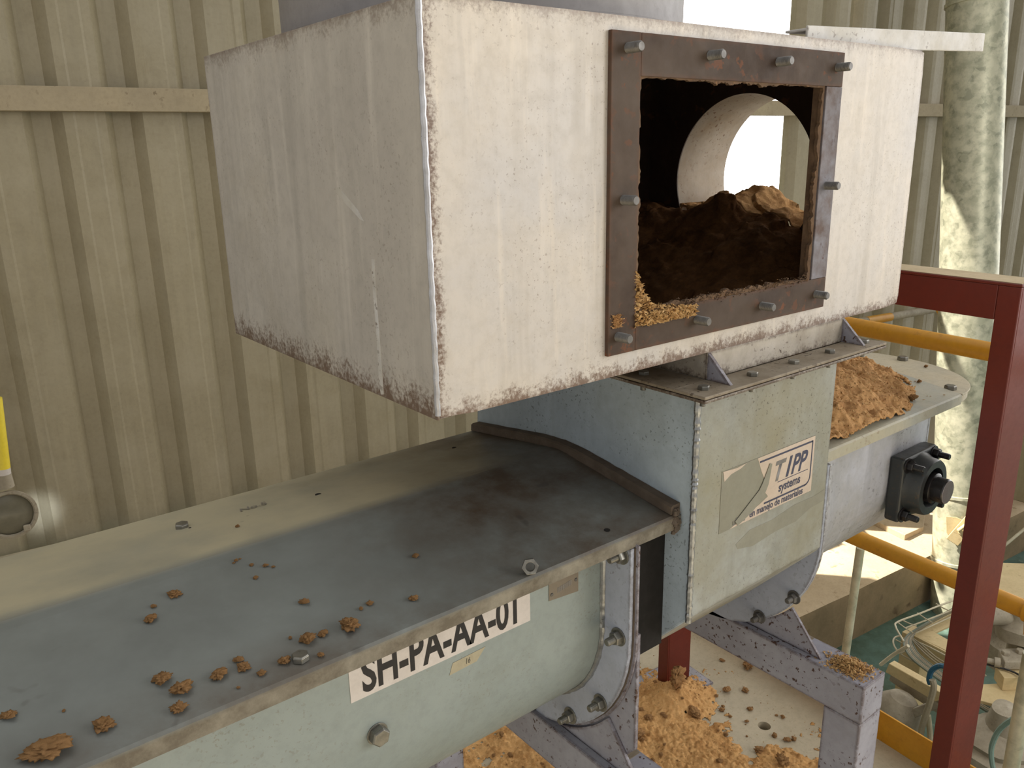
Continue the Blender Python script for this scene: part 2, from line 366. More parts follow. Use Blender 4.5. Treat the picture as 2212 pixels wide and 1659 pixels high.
# ---------------------------------------------------------------- setting: wall, floors, ledge
WALL = 4.04; PH = 0.199; PITCH_R = 0.3115
def prof(sv):
    """corrugated sheet offset from the pan, along e1"""
    t = ((sv-PH) % PITCH_R)/PITCH_R
    if t < .11: return .054*(t/.11)
    if t < .34: return .054
    if t < .48: return .054*(1-(t-.34)/.14)
    return 0
def knots(a, b):
    ks = {round(a, 5), round(b, 5)}; i = math.floor((a-PH)/PITCH_R)-1
    while PH+i*PITCH_R < b:
        for q in (0, .11, .34, .48, .60, .63, .86, .89):
            x = PH+(i+q)*PITCH_R
            if a < x < b: ks.add(round(x, 5))
        i += 1
    return sorted(ks)
def small(sv):
    t = ((sv-PH) % PITCH_R)/PITCH_R
    return .003 if (.60 <= t <= .63 or .86 <= t <= .89) else 0
def sheet(mb, a, b, z0, z1):
    K = knots(a, b); vs = []; fs = []
    for k in K:
        d = prof(k)-small(k)
        for z in (z0, z1): vs.append(bw(k, WALL+d, z))
        for z in (z0, z1): vs.append(bw(k, WALL+d+.0012, z))
    for i in range(len(K)-1):
        o = 4*i; p = 4*(i+1)
        fs += [(o, p, p+1, o+1), (o+2, o+3, p+3, p+2)]
    fs += [(0, 1, 3, 2), (4*len(K)-4, 4*len(K)-2, 4*len(K)-1, 4*len(K)-3)]
    mb.add(vs, fs)
wall = MB()
OP0, OP1, OZ0, OZ1 = 3.85, 4.92, -.30, 2.85
sheet(wall, -6, OP0, -1.30, 7.5); sheet(wall, OP1, 5.505, -1.30, 7.5); sheet(wall, 5.53, 14, -1.30, 7.5)
sheet(wall, OP0, OP1, -1.30, OZ0); sheet(wall, OP0, OP1, OZ1, 7.5)
struct(wall.build('wall_back', 'sheet'))
def bbox_(mb, a0, b0, z0, a1, b1, z1):
    mb.add([bw(a0,b0,z0), bw(a1,b0,z0), bw(a1,b1,z0), bw(a0,b1,z0), bw(a0,b0,z1), bw(a1,b0,z1), bw(a1,b1,z1), bw(a0,b1,z1)],
           [(0,3,2,1),(4,5,6,7),(0,1,5,4),(1,2,6,5),(2,3,7,6),(3,0,4,7)]); return mb
m = MB()
m.prism([bw(-6, y, z) for y, z in ((3.975, 1.885), (3.975, 1.982), (4.035, 1.982), (4.035, 1.976), (3.981, 1.976), (3.981, 1.891), (4.035, 1.891), (4.035, 1.885))], E1*20)
struct(m.build('trim_1', 'purlin', bevel=.002))['label'] = 'dusty wall purlin'
# platform floor with a drain hole, ledge, sunken floor
m = MB()
hc = at_z(1651, 1568, 0); hb = (hc.dot(E1), hc.dot(E2))
A = rect_angles(hb[0], hb[1], -3, 1.985, -3, 4.0, [])
out = []; inn = []
for a in A:
    q = rect_hit(hb[0], hb[1], -3, 1.985, -3, 4.0, a); out.append(bw(q[0], q[1], 0)); inn.append(bw(hb[0]+cos(a)*.019, hb[1]+sin(a)*.019, 0))
m.ring(out, inn, (0, 0, -.02)); bbox_(m, 1.90, -3, -.16, 1.985, 4.0, -.021); bbox_(m, 1.60, -3, -.14, 1.66, 4.0, -.021); m.lathe(bw(hb[0], hb[1], -.0205), (0, 0, -1), [(0, .021), (.14, .021), (.14, 0)], 20)  # closed sleeve added below the drain hole so it stays dark
struct(m.build('floor', 'floor'))
m = MB(); bbox_(m, -3, -6, -1.75, 14, 4.0, -1.69); struct(m.build('floor', 'pit'))['label'] = 'sunken green floor'
m = MB(); N = 60
vs = []; fs = []
for i in range(N+1):
    a = 2.0+i*(12/N)
    for (b, z) in ((2.985, -1.69), (2.985, -1.33), (2.995, -1.30), (3.03, -1.288), (3.5, -1.285), (4.06, -1.285)):
        j = .012*(mn.noise(Vector((a*2.3, b*3, z*3)))) if z > -1.6 else 0
        vs.append(bw(a, b+j, z+j*.6))
for i in range(N):
    fs += [(i*6+k, (i+1)*6+k, (i+1)*6+k+1, i*6+k+1) for k in range(5)]
o = m.add(vs, fs).build('trim_2', 'ledge', smooth=True); struct(o)['label'] = 'concrete ledge at the foot of the wall'
o.data.materials.append(MAT['ledgeface'])
for p in o.data.polygons:
    if abs(p.normal.z) < .5: p.material_index = 1
# broken slab and rubble against the wall foot on the ledge
m = MB()
pts = [at_z(x, y, -1.25) for x, y in ((1880, 1122), (1955, 1158), (1995, 1140), (2000, 1100), (1900, 1090))]
m.prism([p+Vector((0, 0, -.04)) for p in pts], (0, 0, .05)); tag(m.build('concrete_slab', 'ledge', bevel=.006), 'broken thin concrete slab lying on the ledge behind the galvanised duct', 'slab')

# ---------------------------------------------------------------- white inlet box
BX0, BX1, BY0, BY1, BZ0, BZ1 = .4445, 1.417, .70, 1.298, 1.4135, 1.8335
box = empty('inlet_box', 'large dirty white steel box with an open rusty square hatch, above the conveyor', 'steel box')
T = .003
m = MB()
# side, back, top walls and the floor of the box with its throat
m.box((BX0, BY0, BZ0), (BX0+T, BY1, BZ1)); m.box((BX0+T, BY1-T, BZ0), (BX1-T, BY1, BZ1)); m.box((BX0+T, BY0+T, BZ1-T), (BX1-T, BY1-T, BZ1))
NX0, NX1, NY0, NY1 = .895, 1.247, .70, 1.2285
m.box((BX0+T, BY0+T, BZ0), (NX0, BY1-T, BZ0+T)); m.box((NX1, BY0+T, BZ0), (BX1-T, BY1-T, BZ0+T)); m.box((NX0, NY1, BZ0), (NX1, BY1-T, BZ0+T))
# right wall with the round outlet
CY, CZ, CRD = 1.045, 1.622, .168
A = rect_angles(CY, CZ, BY0+T, BY1, BZ0, BZ1, [])
m.ring([(BX1-T,)+rect_hit(CY, CZ, BY0+T, BY1, BZ0, BZ1, a) for a in A], [(BX1-T, CY+cos(a)*CRD, CZ+sin(a)*CRD) for a in A], (T, 0, 0))
m.build('shell', 'box', box, bevel=.0015)
# front wall with the hatch hole
HX0, HX1, HZ0, HZ1 = .735, 1.128, 1.484, 1.777
hcx, hcz = (HX0+HX1)/2, (HZ0+HZ1)/2
m = MB()
A = rect_angles(hcx, hcz, BX0, BX1, BZ0, BZ1, [atan2(z-hcz, x-hcx) % (2*pi) for x in (HX0, HX1) for z in (HZ0, HZ1)])
def p3(q, y): return (q[0], y, q[1])
rr_ = .012
def rnd(q):
    x, z = q
    for cx_, sx in ((BX0, 1), (BX1, -1)):
        for cz_, sz in ((BZ0, 1), (BZ1, -1)):
            dx, dz = (x-cx_)*sx, (z-cz_)*sz
            if dx < rr_ and dz < rr_:
                vx, vz = rr_-dx, rr_-dz; L = sqrt(vx*vx+vz*vz)
                if L > rr_: return (cx_+sx*(rr_-vx*rr_/L), cz_+sz*(rr_-vz*rr_/L))
    return q
m.ring([p3(rnd(rect_hit(hcx, hcz, BX0, BX1, BZ0, BZ1, a)), BY0) for a in A], [p3(rect_hit(hcx, hcz, HX0, HX1, HZ0, HZ1, a), BY0) for a in A], (0, T, 0))
m.build('front_panel', 'boxedge', box, bevel=.001)
# dark caked lining of the inside
m = MB(); q = .0045; yb = BY0+T+.001
m.add([(BX0+q, yb, BZ0+q), (BX0+q, BY1-q, BZ0+q), (BX0+q, BY1-q, BZ1-q), (BX0+q, yb, BZ1-q)], [(0, 1, 2, 3)])
m.add([(BX0+q, BY1-q, BZ0+q), (BX1-q, BY1-q, BZ0+q), (BX1-q, BY1-q, BZ1-q), (BX0+q, BY1-q, BZ1-q)], [(0, 1, 2, 3)])
m.add([(BX0+q, yb, BZ1-q), (BX1-q, yb, BZ1-q), (BX1-q, BY1-q, BZ1-q), (BX0+q, BY1-q, BZ1-q)], [(0, 1, 2, 3)])
A = rect_angles(CY, CZ, yb, BY1-q, BZ0+q, BZ1-q, [])
m.ring([(BX1-q,)+rect_hit(CY, CZ, yb, BY1-q, BZ0+q, BZ1-q, a) for a in A], [(BX1-q, CY+cos(a)*(CRD-.001), CZ+sin(a)*(CRD-.001)) for a in A], (.001, 0, 0))
m.add([(BX0+q, yb, BZ0+q), (NX0, yb, BZ0+q), (NX0, BY1-q, BZ0+q), (BX0+q, BY1-q, BZ0+q)], [(0, 1, 2, 3)])
m.build('inner_lining', 'inner', box)
# weld bead on the near corner and along the top, pale to paint its shiny highlight
m = MB(); pts = [(BX0+.0005+.0004*sin(i*1.7), BY0+.0005, BZ0+.006+i*.006) for i in range(70)]
m.tube(pts, [.0029+.0006*random.random() for _ in pts], 8); m.build('corner_weld', 'weldbright', box, smooth=True)
# old paint run and smear on the left wall
def onx(x, y): r0 = ray(x, y); return Vector((BX0, r0.y*BX0/r0.x, CAMZ+r0.z*BX0/r0.x))
m = MB(); run = [(806, 560, 3), (810, 640, 3.2), (815, 700, 3), (819, 760, 3.4), (823, 820, 4), (826, 852, 3)]
L_ = [onx(x-w, y) for x, y, w in run]; R_ = [onx(x+w, y) for x, y, w in run][::-1]
m.prism(L_+R_, (-.0004, 0, 0)); m.prism([onx(*q_) for q_ in ((722, 408), (733, 404), (752, 428), (772, 452), (786, 478), (778, 474), (758, 452), (738, 432))], (-.0003, 0, 0))
m.build('paint_run', 'bar', box)
# outlet collar
m = MB(); A = [2*pi*i/64 for i in range(64)]
m.ring([(BX1, CY+cos(a)*(CRD+.004), CZ+sin(a)*(CRD+.004)) for a in A], [(BX1, CY+cos(a)*CRD, CZ+sin(a)*CRD) for a in A], (.16, 0, 0))
m.build('outlet_collar', 'tubein', box, smooth=True)
# hatch frame: four rusty plates
FX0, FX1, FZ0, FZ1 = .692, 1.169, 1.443, 1.817; IX0, IX1, IZ0, IZ1 = .74, 1.120, 1.490, 1.770
fy0, fy1 = .694, .6998
m = MB(); m.box((FX0, fy0, FZ0), (IX0, fy1, FZ1)); m.build('frame_plate', 'rustframe', box, bevel=.0008)
m = MB(); m.box((IX0+.0006, fy0+.0004, IZ1), (FX1, fy1, FZ1)); m.build('frame_plate', 'rustframe', box, bevel=.0008)
m = MB(); m.box((IX0+.0006, fy0+.0004, FZ0), (FX1, fy1, IZ0)); m.build('frame_plate', 'rustframe', box, bevel=.0008)
m = MB(); m.box((IX1+.008, fy0+.0002, IZ0+.0003), (FX1, fy1, IZ1-.0003)); m.build('frame_plate', 'rustlight', box, bevel=.0008)
m = MB(); m.box((IX1+.002, fy0+.006, IZ0), (IX1+.0085, BY0+.012, IZ1)); m.build('frame_lip', 'crust', box)
# ragged caked rim round the hatch
m = MB(); A = [2*pi*i/360 for i in range(360)]; o_ = []; i_ = []
for a in A:
    ox, oz = rect_hit(hcx, hcz, IX0-.002, IX1+.004, IZ0-.002, IZ1+.002, a)
    n1 = mn.noise(Vector((ox*60, oz*60, 1)))*.5+mn.noise(Vector((ox*220, oz*220, 4)))*.5
    k = .004+.006*max(-.4, n1)
    if oz < IZ0+.01: k += .003
    d = Vector((ox-hcx, oz-hcz)); L = d.length; d *= (1-k/L*1.3)
    o_.append((ox, fy0+.001, oz)); i_.append((hcx+d.x, fy0+.002+.002*n1, hcz+d.y))
m.ring(o_, i_, (0, .005, 0)); m.build('rust_crust', 'crust', box)
# studs
for (x, z) in ((.718, 1.799), (.863, 1.798), (1.006, 1.797), (1.151, 1.796), (.715, 1.631), (1.147, 1.630), (.709, 1.466), (.859, 1.466), (1.004, 1.466), (1.143, 1.466)):
    m = MB(); thread(m, (x, fy0+.001, z), (0, -1, 0), .022, .0062); m.build('stud', 'dullsteel', box, smooth=True)
# neck with gussets and the bolted flange
m = MB(); NZ = 1.3736
m.box((NX0, NY0+.0005, NZ), (NX1, NY0+.004, BZ0)); m.box((NX0, NY0+.004, NZ), (NX0+.004, NY1, BZ0)); m.box((NX1-.004, NY0+.004, NZ), (NX1, NY1, BZ0)); m.box((NX0+.004, NY1-.004, NZ), (NX1-.004, NY1, BZ0))
m.build('neck', 'neck', box, bevel=.001)
for x in (NX0, NX1-.006):
    m = MB(); m.prism([(x, NY0+.001, NZ), (x, .660, NZ), (x, NY0+.001, BZ0-.0005)], (.006, 0, 0)); m.build('gusset', 'support', box, bevel=.0006)
F0, F1, G0, G1 = .826, 1.292, .648, 1.285
def frame_ring(mb, x0, x1, y0, y1, a0, a1, b0, b1, z, h):
    for (p, q_) in (((x0, y0), (x1, b0)), ((x0, b1), (x1, y1)), ((x0, b0), (a0, b1)), ((a1, b0), (x1, b1))):
        mb.box((p[0], p[1], z), (q_[0], q_[1], z+h))
m = MB(); frame_ring(m, F0, F1, G0, G1, NX0, NX1, NY0, NY1, NZ-.0045, .0045); m.build('upper_flange', 'flangetop', box, bevel=.0012)
for (x, y) in ((.852, .781), (.855, .674), (.961, .672), (1.063, .672), (1.161, .672), (1.262, .672), (.852, .95)):
    m = MB(); hexhead(m, (x, y, NZ), (0, 0, 1), .0085, .0055, ph=random.random()); thread(m, (x, y, NZ-.024), (0, 0, 1), .022, .0045); m.build('bolt', 'steel', box, bevel=.0004)
# flat bar sticking out at the upper right rear corner
pa, pb = Vector((1.20, .905, 1.832)), Vector((1.62, .765, 1.868))
bar = MB()
P0 = Vector((1.418, .705, 1.8490)); P1 = ray(2124, 92)*(1.62/ray(2124, 92).x) + Vector((0, 0, CAMZ))
d1 = (P1-P0).normalized(); side = Vector((0, 0, 1)).cross(d1).normalized()
up = Vector((0, 0, 1))
c = (P0+P1)/2-d1*.16; L = (P1-P0).length/2+.16
bar.obox(c+side*.018+up*.010, d1, side, up, L, .018, .002)
bar.obox(c, d1, side, up, L, .002, .0150)
bar.build('brace_bar', 'bar', box, bevel=.0015)

# caked grain lying in the box (one heap)
def heap(name, mat, x0, x1, y0, y1, nx, ny, fn, cut=True, parent=None, thick=None):
    mb = MB(); vs = []; fs = []
    ok = {}
    for i in range(nx+1):
        for j in range(ny+1):
            x = x0+(x1-x0)*i/nx; y = y0+(y1-y0)*j/ny; z, k = fn(x, y); vs.append((x, y, z)); ok[(i, j)] = k
    for i in range(nx):
        for j in range(ny):
            if not cut or (ok[(i, j)] and ok[(i+1, j)] and ok[(i+1, j+1)] and ok[(i, j+1)]):
                fs.append((i*(ny+1)+j, (i+1)*(ny+1)+j, (i+1)*(ny+1)+j+1, i*(ny+1)+j+1))
    mb.add(vs, fs)
    me_v = mb
    o = me_v.build(name, mat, parent)
    for p in o.data.polygons: p.use_smooth = True
    bm = bmesh.new(); bm.from_mesh(o.data); bmesh.ops.delete(bm, geom=[v for v in bm.verts if not v.link_faces], context='VERTS')
    # the sheet gets an underside so the heap is a closed body
    ext = bmesh.ops.extrude_face_region(bm, geom=list(bm.faces)); nv = [g for g in ext['geom'] if isinstance(g, bmesh.types.BMVert)]
    for v in nv: v.co.z -= (thick or .004)
    bmesh.ops.recalc_face_normals(bm, faces=bm.faces); bm.to_mesh(o.data); bm.free()
    return o
def fb(x, y, sc, seed=0, oct=4):
    return mn.fractal(Vector((x*sc, y*sc, seed)), 1.0, 2.0, oct)
def fbm3(x, y, sc, seed=0): return mn.fractal(Vector((x*sc, y*sc, seed)), .8, 2.1, 5)
def boxheap(x, y):
    # high against the outlet, breaking down steeply to the throat
    t = (x-1.10-.06*(1.0-y)/.3)/(1.417-1.10)
    t = max(-.3, min(1, t))
    z = 1.40+.145*(max(0, t)**.75 if t > 0 else 0)+(.22*t if t < 0 else 0)
    if y > 1.17: z += .03*min(1, (y-1.17)/.08)
    ridge = .050*math.exp(-((y-1.085)/.065)**2)*max(0, min(1, (x-1.30)/.14))
    z += ridge
    z += .012*fbm3(x, y, 9, 2)+.006*fbm3(x, y, 30, 5)
    z += .010*(1 if mn.noise(Vector((x*14, y*14, 7))) > .08 else 0)*max(0, min(1, (x-1.2)/.1))
    if x > 1.417:
        dy = (y-CY)/CRD
        if abs(dy) > .97: return (1.45, False)
        fl = CZ-CRD*sqrt(max(0, 1-dy*dy))+.002
        if z < fl: z = fl
    return (z, True)
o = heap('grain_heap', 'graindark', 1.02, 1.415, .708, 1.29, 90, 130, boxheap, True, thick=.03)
tag(o, 'dark caked grain meal piled inside the white steel box', 'grain', kind='stuff')
o = heap('grain_heap', 'grain', 1.4175, 1.570, CY-CRD*.95, CY+CRD*.95, 40, 90, boxheap, True, thick=.004)
tag(o, 'lighter grain mound in the round outlet at the back of the box', 'grain', kind='stuff')

# flakes
def flakes(name, mat, pts, size, label, parent=None, seed=1, cat='grain'):
    rnd_ = random.Random(seed); mb = MB()
    for (p, nrm) in pts:
        L = size*(.6+rnd_.random()*.8); w = L*(.30+.25*rnd_.random())
        d = Vector((rnd_.uniform(-1, 1), rnd_.uniform(-1, 1), rnd_.uniform(-.5, .7))).normalized()
        n_ = d.cross(Vector((rnd_.uniform(-1, 1), rnd_.uniform(-1, 1), rnd_.uniform(-1, 1)))).normalized(); b_ = d.cross(n_)
        p = Vector(p); t = w*.3
        mb.add([p-d*L/2, p+d*L/2, p+b_*w/2, p-b_*w/2, p+n_*t, p-n_*t*.3],
               [(0, 3, 4), (3, 1, 4), (1, 2, 4), (2, 0, 4), (3, 0, 5), (1, 3, 5), (2, 1, 5), (0, 2, 5)])
    o = mb.build(name, mat, parent)
    if not parent: tag(o, label, cat, kind='stuff')
    return o
# husks gathered in the lower left corner of the hatch
pts = []
for i in range(1500):
    x = .738+random.random()**1.4*.115; top = 1.488+.050*max(0, 1-(x-.738)/.035)**1.3+.012*max(0, 1-(x-.738)/.12)
    z = 1.474+random.random()*(top-1.474); y = .6925+random.random()*.010-.004*(z < 1.49)
    pts.append(((x, y, z), None))
m_ = flakes('grain_husks', 'flake', pts, .0075, 'loose husks spilling over the lower left corner of the rusty hatch', seed=3)
pts = []
for i in range(900):
    x = .80+random.random()*.32; pts.append(((x, .6935+random.random()*.006, 1.489+random.gauss(0, .003)+.003), None))
flakes('grain_husks', 'crust', pts, .004, 'thin line of crumbs along the bottom edge of the rusty hatch', seed=4)
pts = []
for i in range(260):
    x = .706+random.gauss(0, .004); pts.append(((x, .6925, 1.478+random.random()*.016), None))
flakes('grain_husks', 'grain', pts, .004, 'small cake of grain above the lower left stud of the hatch', seed=5)

# ---------------------------------------------------------------- grey duct standing on the box
m = MB(); m.lathe((.742, 1.0, BZ1+.0005), (0, 0, 1), [(0, .262), (0, .277), (.006, .277), (.006, .2772), (.9, .2775), (.9, .270), (0, .270)], 64)
dct = m.build('round_duct', 'duct', smooth=True); tag(dct, 'wide grey round duct standing on top of the white steel box', 'duct')

# ---------------------------------------------------------------- inlet chute + trough section under it
ch = empty('inlet_chute', 'pale grey square inlet chute with a torn sticker, bolted below the white box', 'chute')
CX0, CX1, CYF, CYB, CZT = .878, 1.237, .70, 1.2285, 1.364
YC, ZC, RT = .977, .9935, .20
a0 = radians(180+43.8)
arc = [(YC+RT*cos(a0+(radians(360-43.8)-a0)*i/16), ZC+RT*sin(a0+(radians(360-43.8)-a0)*i/16)) for i in range(17)]
poly = [(CYF+.006, .990), (CYF, .999), (CYF, CZT)] + [(CYB, CZT), (1.254, .997)] + arc[::-1]
m = MB(); m.prism([(CX0, y, z) for y, z in poly[::-1]], (CX1-CX0, 0, 0))
o = m.build('body', 'chute', ch, bevel=.004, seg=3); o.data.materials.append(MAT['chutebluelit'])
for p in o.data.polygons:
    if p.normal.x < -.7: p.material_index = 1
m = MB(); frame_ring(m, F0, F1, G0, G1, CX0+.01, CX1-.004, CYF+.01, NY1-.02, NZ-.0045-.0055, .0045); m.build('lower_flange', 'neck', ch, bevel=.0012)
m = MB(); pts = []
for i in range(110): pts.append((CX0+.0008+.0006*mn.noise(Vector((i*.5, 0, 0))), CYF+.0012, CZT-.002-i*.0034))
m.tube(pts, [.0040+.0018*random.random() for _ in pts], 8); m.build('corner_weld', 'weld', ch, smooth=True)
# rear U flange and front mating flange, the trough skin between them
def upoly(R, top, n=28, yc=YC, zc=ZC):
    return [(yc-R, top)] + [(yc+R*cos(pi+pi*i/n), zc+R*sin(pi+pi*i/n)) for i in range(n+1)] + [(yc+R, top)]
def uflange(name, mat, x, th, Ro, Ri, top, parent, bevel=.0012):
    m = MB(); o = upoly(Ro, top); i = upoly(Ri, top); n = len(o)
    vs = [(x, y, z) for y, z in o]+[(x, y, z) for y, z in i]+[(x+th, y, z) for y, z in o]+[(x+th, y, z) for y, z in i]; fs = []
    for k in range(n-1): fs += [(k, k+1, n+k+1, n+k), (2*n+k, 3*n+k, 3*n+k+1, 2*n+k+1), (k, 2*n+k, 2*n+k+1, k+1), (n+k, n+k+1, 3*n+k+1, 3*n+k)]
    fs += [(0, n, 3*n, 2*n), (n-1, 3*n-1, 4*n-1, 2*n-1)]
    m.add(vs, fs); return m.build(name, mat, parent, bevel=bevel)
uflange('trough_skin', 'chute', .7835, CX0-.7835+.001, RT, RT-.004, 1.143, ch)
m = MB(); m.box((.7836, .752, .93), (CX0-.0005, YC-RT-.0005, 1.143)); m.build('gap_shade', 'hole', ch)  # black plate stands in for the deep shade between flange and chute
uflange('mating_flange', 'support', .7793, .004, .262, RT-.004, 1.147, ch)
uflange('rear_flange', 'flange', 1.262, .008, .262, RT-.004, 1.142, ch)
m = MB(); m.prism([(.7840, .7175, 1.0), (.7840, .7175, .7985), (.7840, .7600, .7475), (.7840, .93, .7475), (.7840, .93, .80), (.7840, .80, .86), (.7840, .76, 1.0)], (.007, 0, 0))
m.build('foot_plate', 'support', ch, bevel=.001)
def tbolt(x, y, z, parent, s_=1.0, mat='steel', L=.026, ax=(-1, 0, 0), ph=None):
    ax = Vector(ax); p = Vector((x, y, z)); m = MB()
    m.cyl(p, p+ax*.0022*s_, .0145*s_, 20)
    hexhead(m, p+ax*.0022*s_, ax, .0108*s_, .010*s_, ph=random.random() if ph is None else ph)
    thread(m, p+ax*.011*s_, ax, L*s_-.011*s_, .0062*s_)
    return m.build('bolt', mat, parent, bevel=.0004)
for (y, z) in ((.758, .862), (.830, .786), (.748, .985)): tbolt(1.262, y, z, ch, .95, 'dullsteel')
# sticker with what is left of its print
def text_part(body, size, org, right, upv, nrm, name, mat, parent, shear=0, off=0, align='LEFT', xs=1.0, thick=.0002):
    cu = bpy.data.curves.new('t', 'FONT'); cu.body = body; cu.size = size; cu.shear = shear; cu.offset = off; cu.align_x = align; cu.resolution_u = 4
    to = bpy.data.objects.new('t', cu); COL.objects.link(to); dg = bpy.context.evaluated_depsgraph_get(); dg.update()
    me = bpy.data.meshes.new_from_object(to.evaluated_get(dg)); bpy.data.objects.remove(to, do_unlink=True)
    org, right, upv, nrm = Vector(org), Vector(right), Vector(upv), Vector(nrm)
    for v in me.vertices:
        c_ = v.co.copy(); v.co = org+right*c_.x*xs+upv*c_.y+nrm*thick
    me.materials.clear(); me.materials.append(MAT[mat]); me.name = name
    ob = bpy.data.objects.new(name, me); COL.objects.link(ob); ob.parent = parent; return ob
def flat(name, mat, pts, nrm, th, parent):
    m = MB(); m.prism(pts, Vector(nrm)*th); return m.build(name, mat, parent)
yS = CYF-.0002
stk = flat('sticker', 'torn', [(.940, yS, 1.120), (1.188, yS, 1.121), (1.188, yS, 1.222), (.940, yS, 1.222)], (0, -1, 0), .0004, ch)
y2 = yS-.00045
def sp(pts): return [(x, y2, z) for x, z in pts]
flat('printed_face', 'cream', sp([(.966, 1.1203), (1.187, 1.122), (1.187, 1.2215), (1.028, 1.2215), (1.040, 1.196), (1.052, 1.177), (1.050, 1.160), (1.062, 1.148), (1.040, 1.140)]), (0, -1, 0), .0002, stk)
y3 = y2-.00025
def ln(x0, z0, x1, z1, w, mat='navy'):
    d = Vector((x1-x0, z1-z0)); n_ = Vector((-d.y, d.x)).normalized()*w/2
    flat('print_line', mat, [(x0-n_.x, y3, z0-n_.y), (x1-n_.x, y3, z1-n_.y), (x1+n_.x, y3, z1+n_.y), (x0+n_.x, y3, z0+n_.y)], (0, -1, 0), .00015, stk)
ln(1.034, 1.2135, 1.180, 1.2135, .0032); ln(1.180, 1.2145, 1.180, 1.152, .0032)
m = MB(); cc = [(1.180-.014*(1-cos(t)), 1.152-.014*sin(t)) for t in [i*pi/16 for i in range(9)]]
for i in range(8):
    (xa, za), (xb, zb) = cc[i], cc[i+1]; d = Vector((xb-xa, zb-za)); n_ = Vector((-d.y, d.x)).normalized()*.0016
    m.prism([(xa-n_.x, y3, za-n_.y), (xb-n_.x, y3, zb-n_.y), (xb+n_.x, y3, zb+n_.y), (xa+n_.x, y3, za+n_.y)], (0, -.00015, 0))
m.build('print_line', 'navy', stk)
ln(1.052, 1.138, 1.168, 1.138, .0032); ln(1.086, 1.1655, 1.172, 1.1655, .0012)
X, Zv, NR = (1, 0, 0), (0, 0, 1), (0, -1, 0)
text_part('PP', .046, (1.121, y3, 1.170), X, Zv, NR, 'lettering', 'navy', stk, shear=.32, off=.0012, xs=.86)
text_part('I', .046, (1.106, y3, 1.170), X, Zv, NR, 'lettering', 'navy', stk, shear=.32, off=.0016, xs=.9)
text_part('T', .046, (1.070, y3, 1.170), X, Zv, NR, 'lettering', 'greyink', stk, shear=.32, off=.0016, xs=.95)
text_part('systems', .0215, (1.090, y3, 1.1475), X, Zv, NR, 'lettering', 'navy', stk, off=.0006, xs=.90)
text_part('en manejo de materiales', .0165, (1.015, y3, 1.1248), X, Zv, NR, 'lettering', 'navy', stk, off=.0004, xs=.90)
text_part('ulería', .0165, (.972, y3, 1.1240), X, Zv, NR, 'lettering', 'greyink', stk, off=.0002, xs=.88)
# the peeled flap folded over and a grey wipe mark under the sticker
flat('peeled_flap', 'smear', [(x, y3-.0004, z) for x, z in ((.978, 1.130), (1.036, 1.166), (1.044, 1.176), (1.060, 1.205), (1.066, 1.203), (1.060, 1.170), (1.048, 1.150), (1.020, 1.133), (.985, 1.121))], (0, -1, 0), .0008, stk)
flat('torn_scrap', 'cream', [(x, y3, z) for x, z in ((.942, 1.222), (.975, 1.2195), (1.0, 1.2215), (.985, 1.216), (.962, 1.213), (.946, 1.205))], (0, -1, 0), .0002, stk)
flat('wipe_mark', 'smear', [(x, CYF-.00015, z) for x, z in ((.985, 1.088), (1.02, 1.102), (1.08, 1.101), (1.14, 1.109), (1.2, 1.108), (1.232, 1.112), (1.234, 1.090), (1.19, 1.088), (1.15, 1.076), (1.09, 1.076), (1.03, 1.070), (.99, 1.078))], (0, -1, 0), .0001, ch)

# ---------------------------------------------------------------- left conveyor trough
XL = -1.0; XF = .770
tr = empty('screw_conveyor_trough', 'long pale green grey U-shaped conveyor trough carrying the SH-PA-AA-01 label', 'conveyor')
o = uflange('trough_body', 'trough', XL, XF-XL+.001, RT, RT-.004, 1.160, tr)
for p in o.data.polygons: p.use_smooth = True
try: o.data.set_sharp_from_angle(angle=radians(30))
except Exception: pass
uflange('end_flange', 'flange', XF, .007, .256, RT-.002, 1.143, tr)
uflange('gasket', 'seal', XF+.0072, .0019, .2575, RT+.01, 1.143, tr, bevel=0)
m = MB(); pts = [(XF-.001, YC-RT-.001, 1.142-i*.004) for i in range(38)] + [(XF-.001, YC+(RT+.001)*cos(pi+pi*i/90), ZC+(RT+.001)*sin(pi+pi*i/90)) for i in range(50)]
m.tube(pts, [.0042+.0018*random.random() for _ in pts], 8); m.build('weld_bead', 'weld', tr, smooth=True)
for (y, z) in ((.742, .992), (.778, .856), (.848, .790), (.739, 1.128), (.95, .755)): tbolt(XF, y, z, tr, 1.0)
# label
yT = YC-RT-.0002
lab = flat('name_label', 'whitepaper', [(.352, yT, 1.060), (.629, yT, 1.060), (.629, yT, 1.135), (.352, yT, 1.135)], (0, -1, 0), .0004, tr)
text_part('SH-PA-AA-01', .066, (.368, yT-.0004, 1.0675), X, Zv, NR, 'lettering', 'blackink', lab, off=.0018, xs=.655)
npl = flat('name_plate', 'plateal', [(.6635, yT, 1.077), (.7195, yT, 1.072), (.7195, yT, 1.112), (.6635, yT, 1.112)], (0, -1, 0), .0008, tr)
m = MB(); xx = .679
for i in range(9):
    w = random.choice((.0012, .002, .0026)); m.box((xx, yT-.0011, 1.0845+.0004*i), (xx+w, yT-.0008, 1.0925+.0004*i)); xx += w+random.choice((.0008, .0012))
m.build('printed_marks', 'greyink', npl)
for (x, z) in ((.6685, 1.0855), (.7145, 1.0925)):
    m = MB(); m.lathe((x, yT-.0008, z), (0, -1, 0), [(0, .0028), (.0012, .0022), (.0015, 0)], 12); m.build('rivet', 'dullsteel', npl, smooth=True)
tp = flat('tape_note', 'tape', [(.492, yT, 1.034), (.536, yT, 1.036), (.551, yT, 1.052), (.498, yT, 1.050)], (0, -1, 0), .0003, tr)
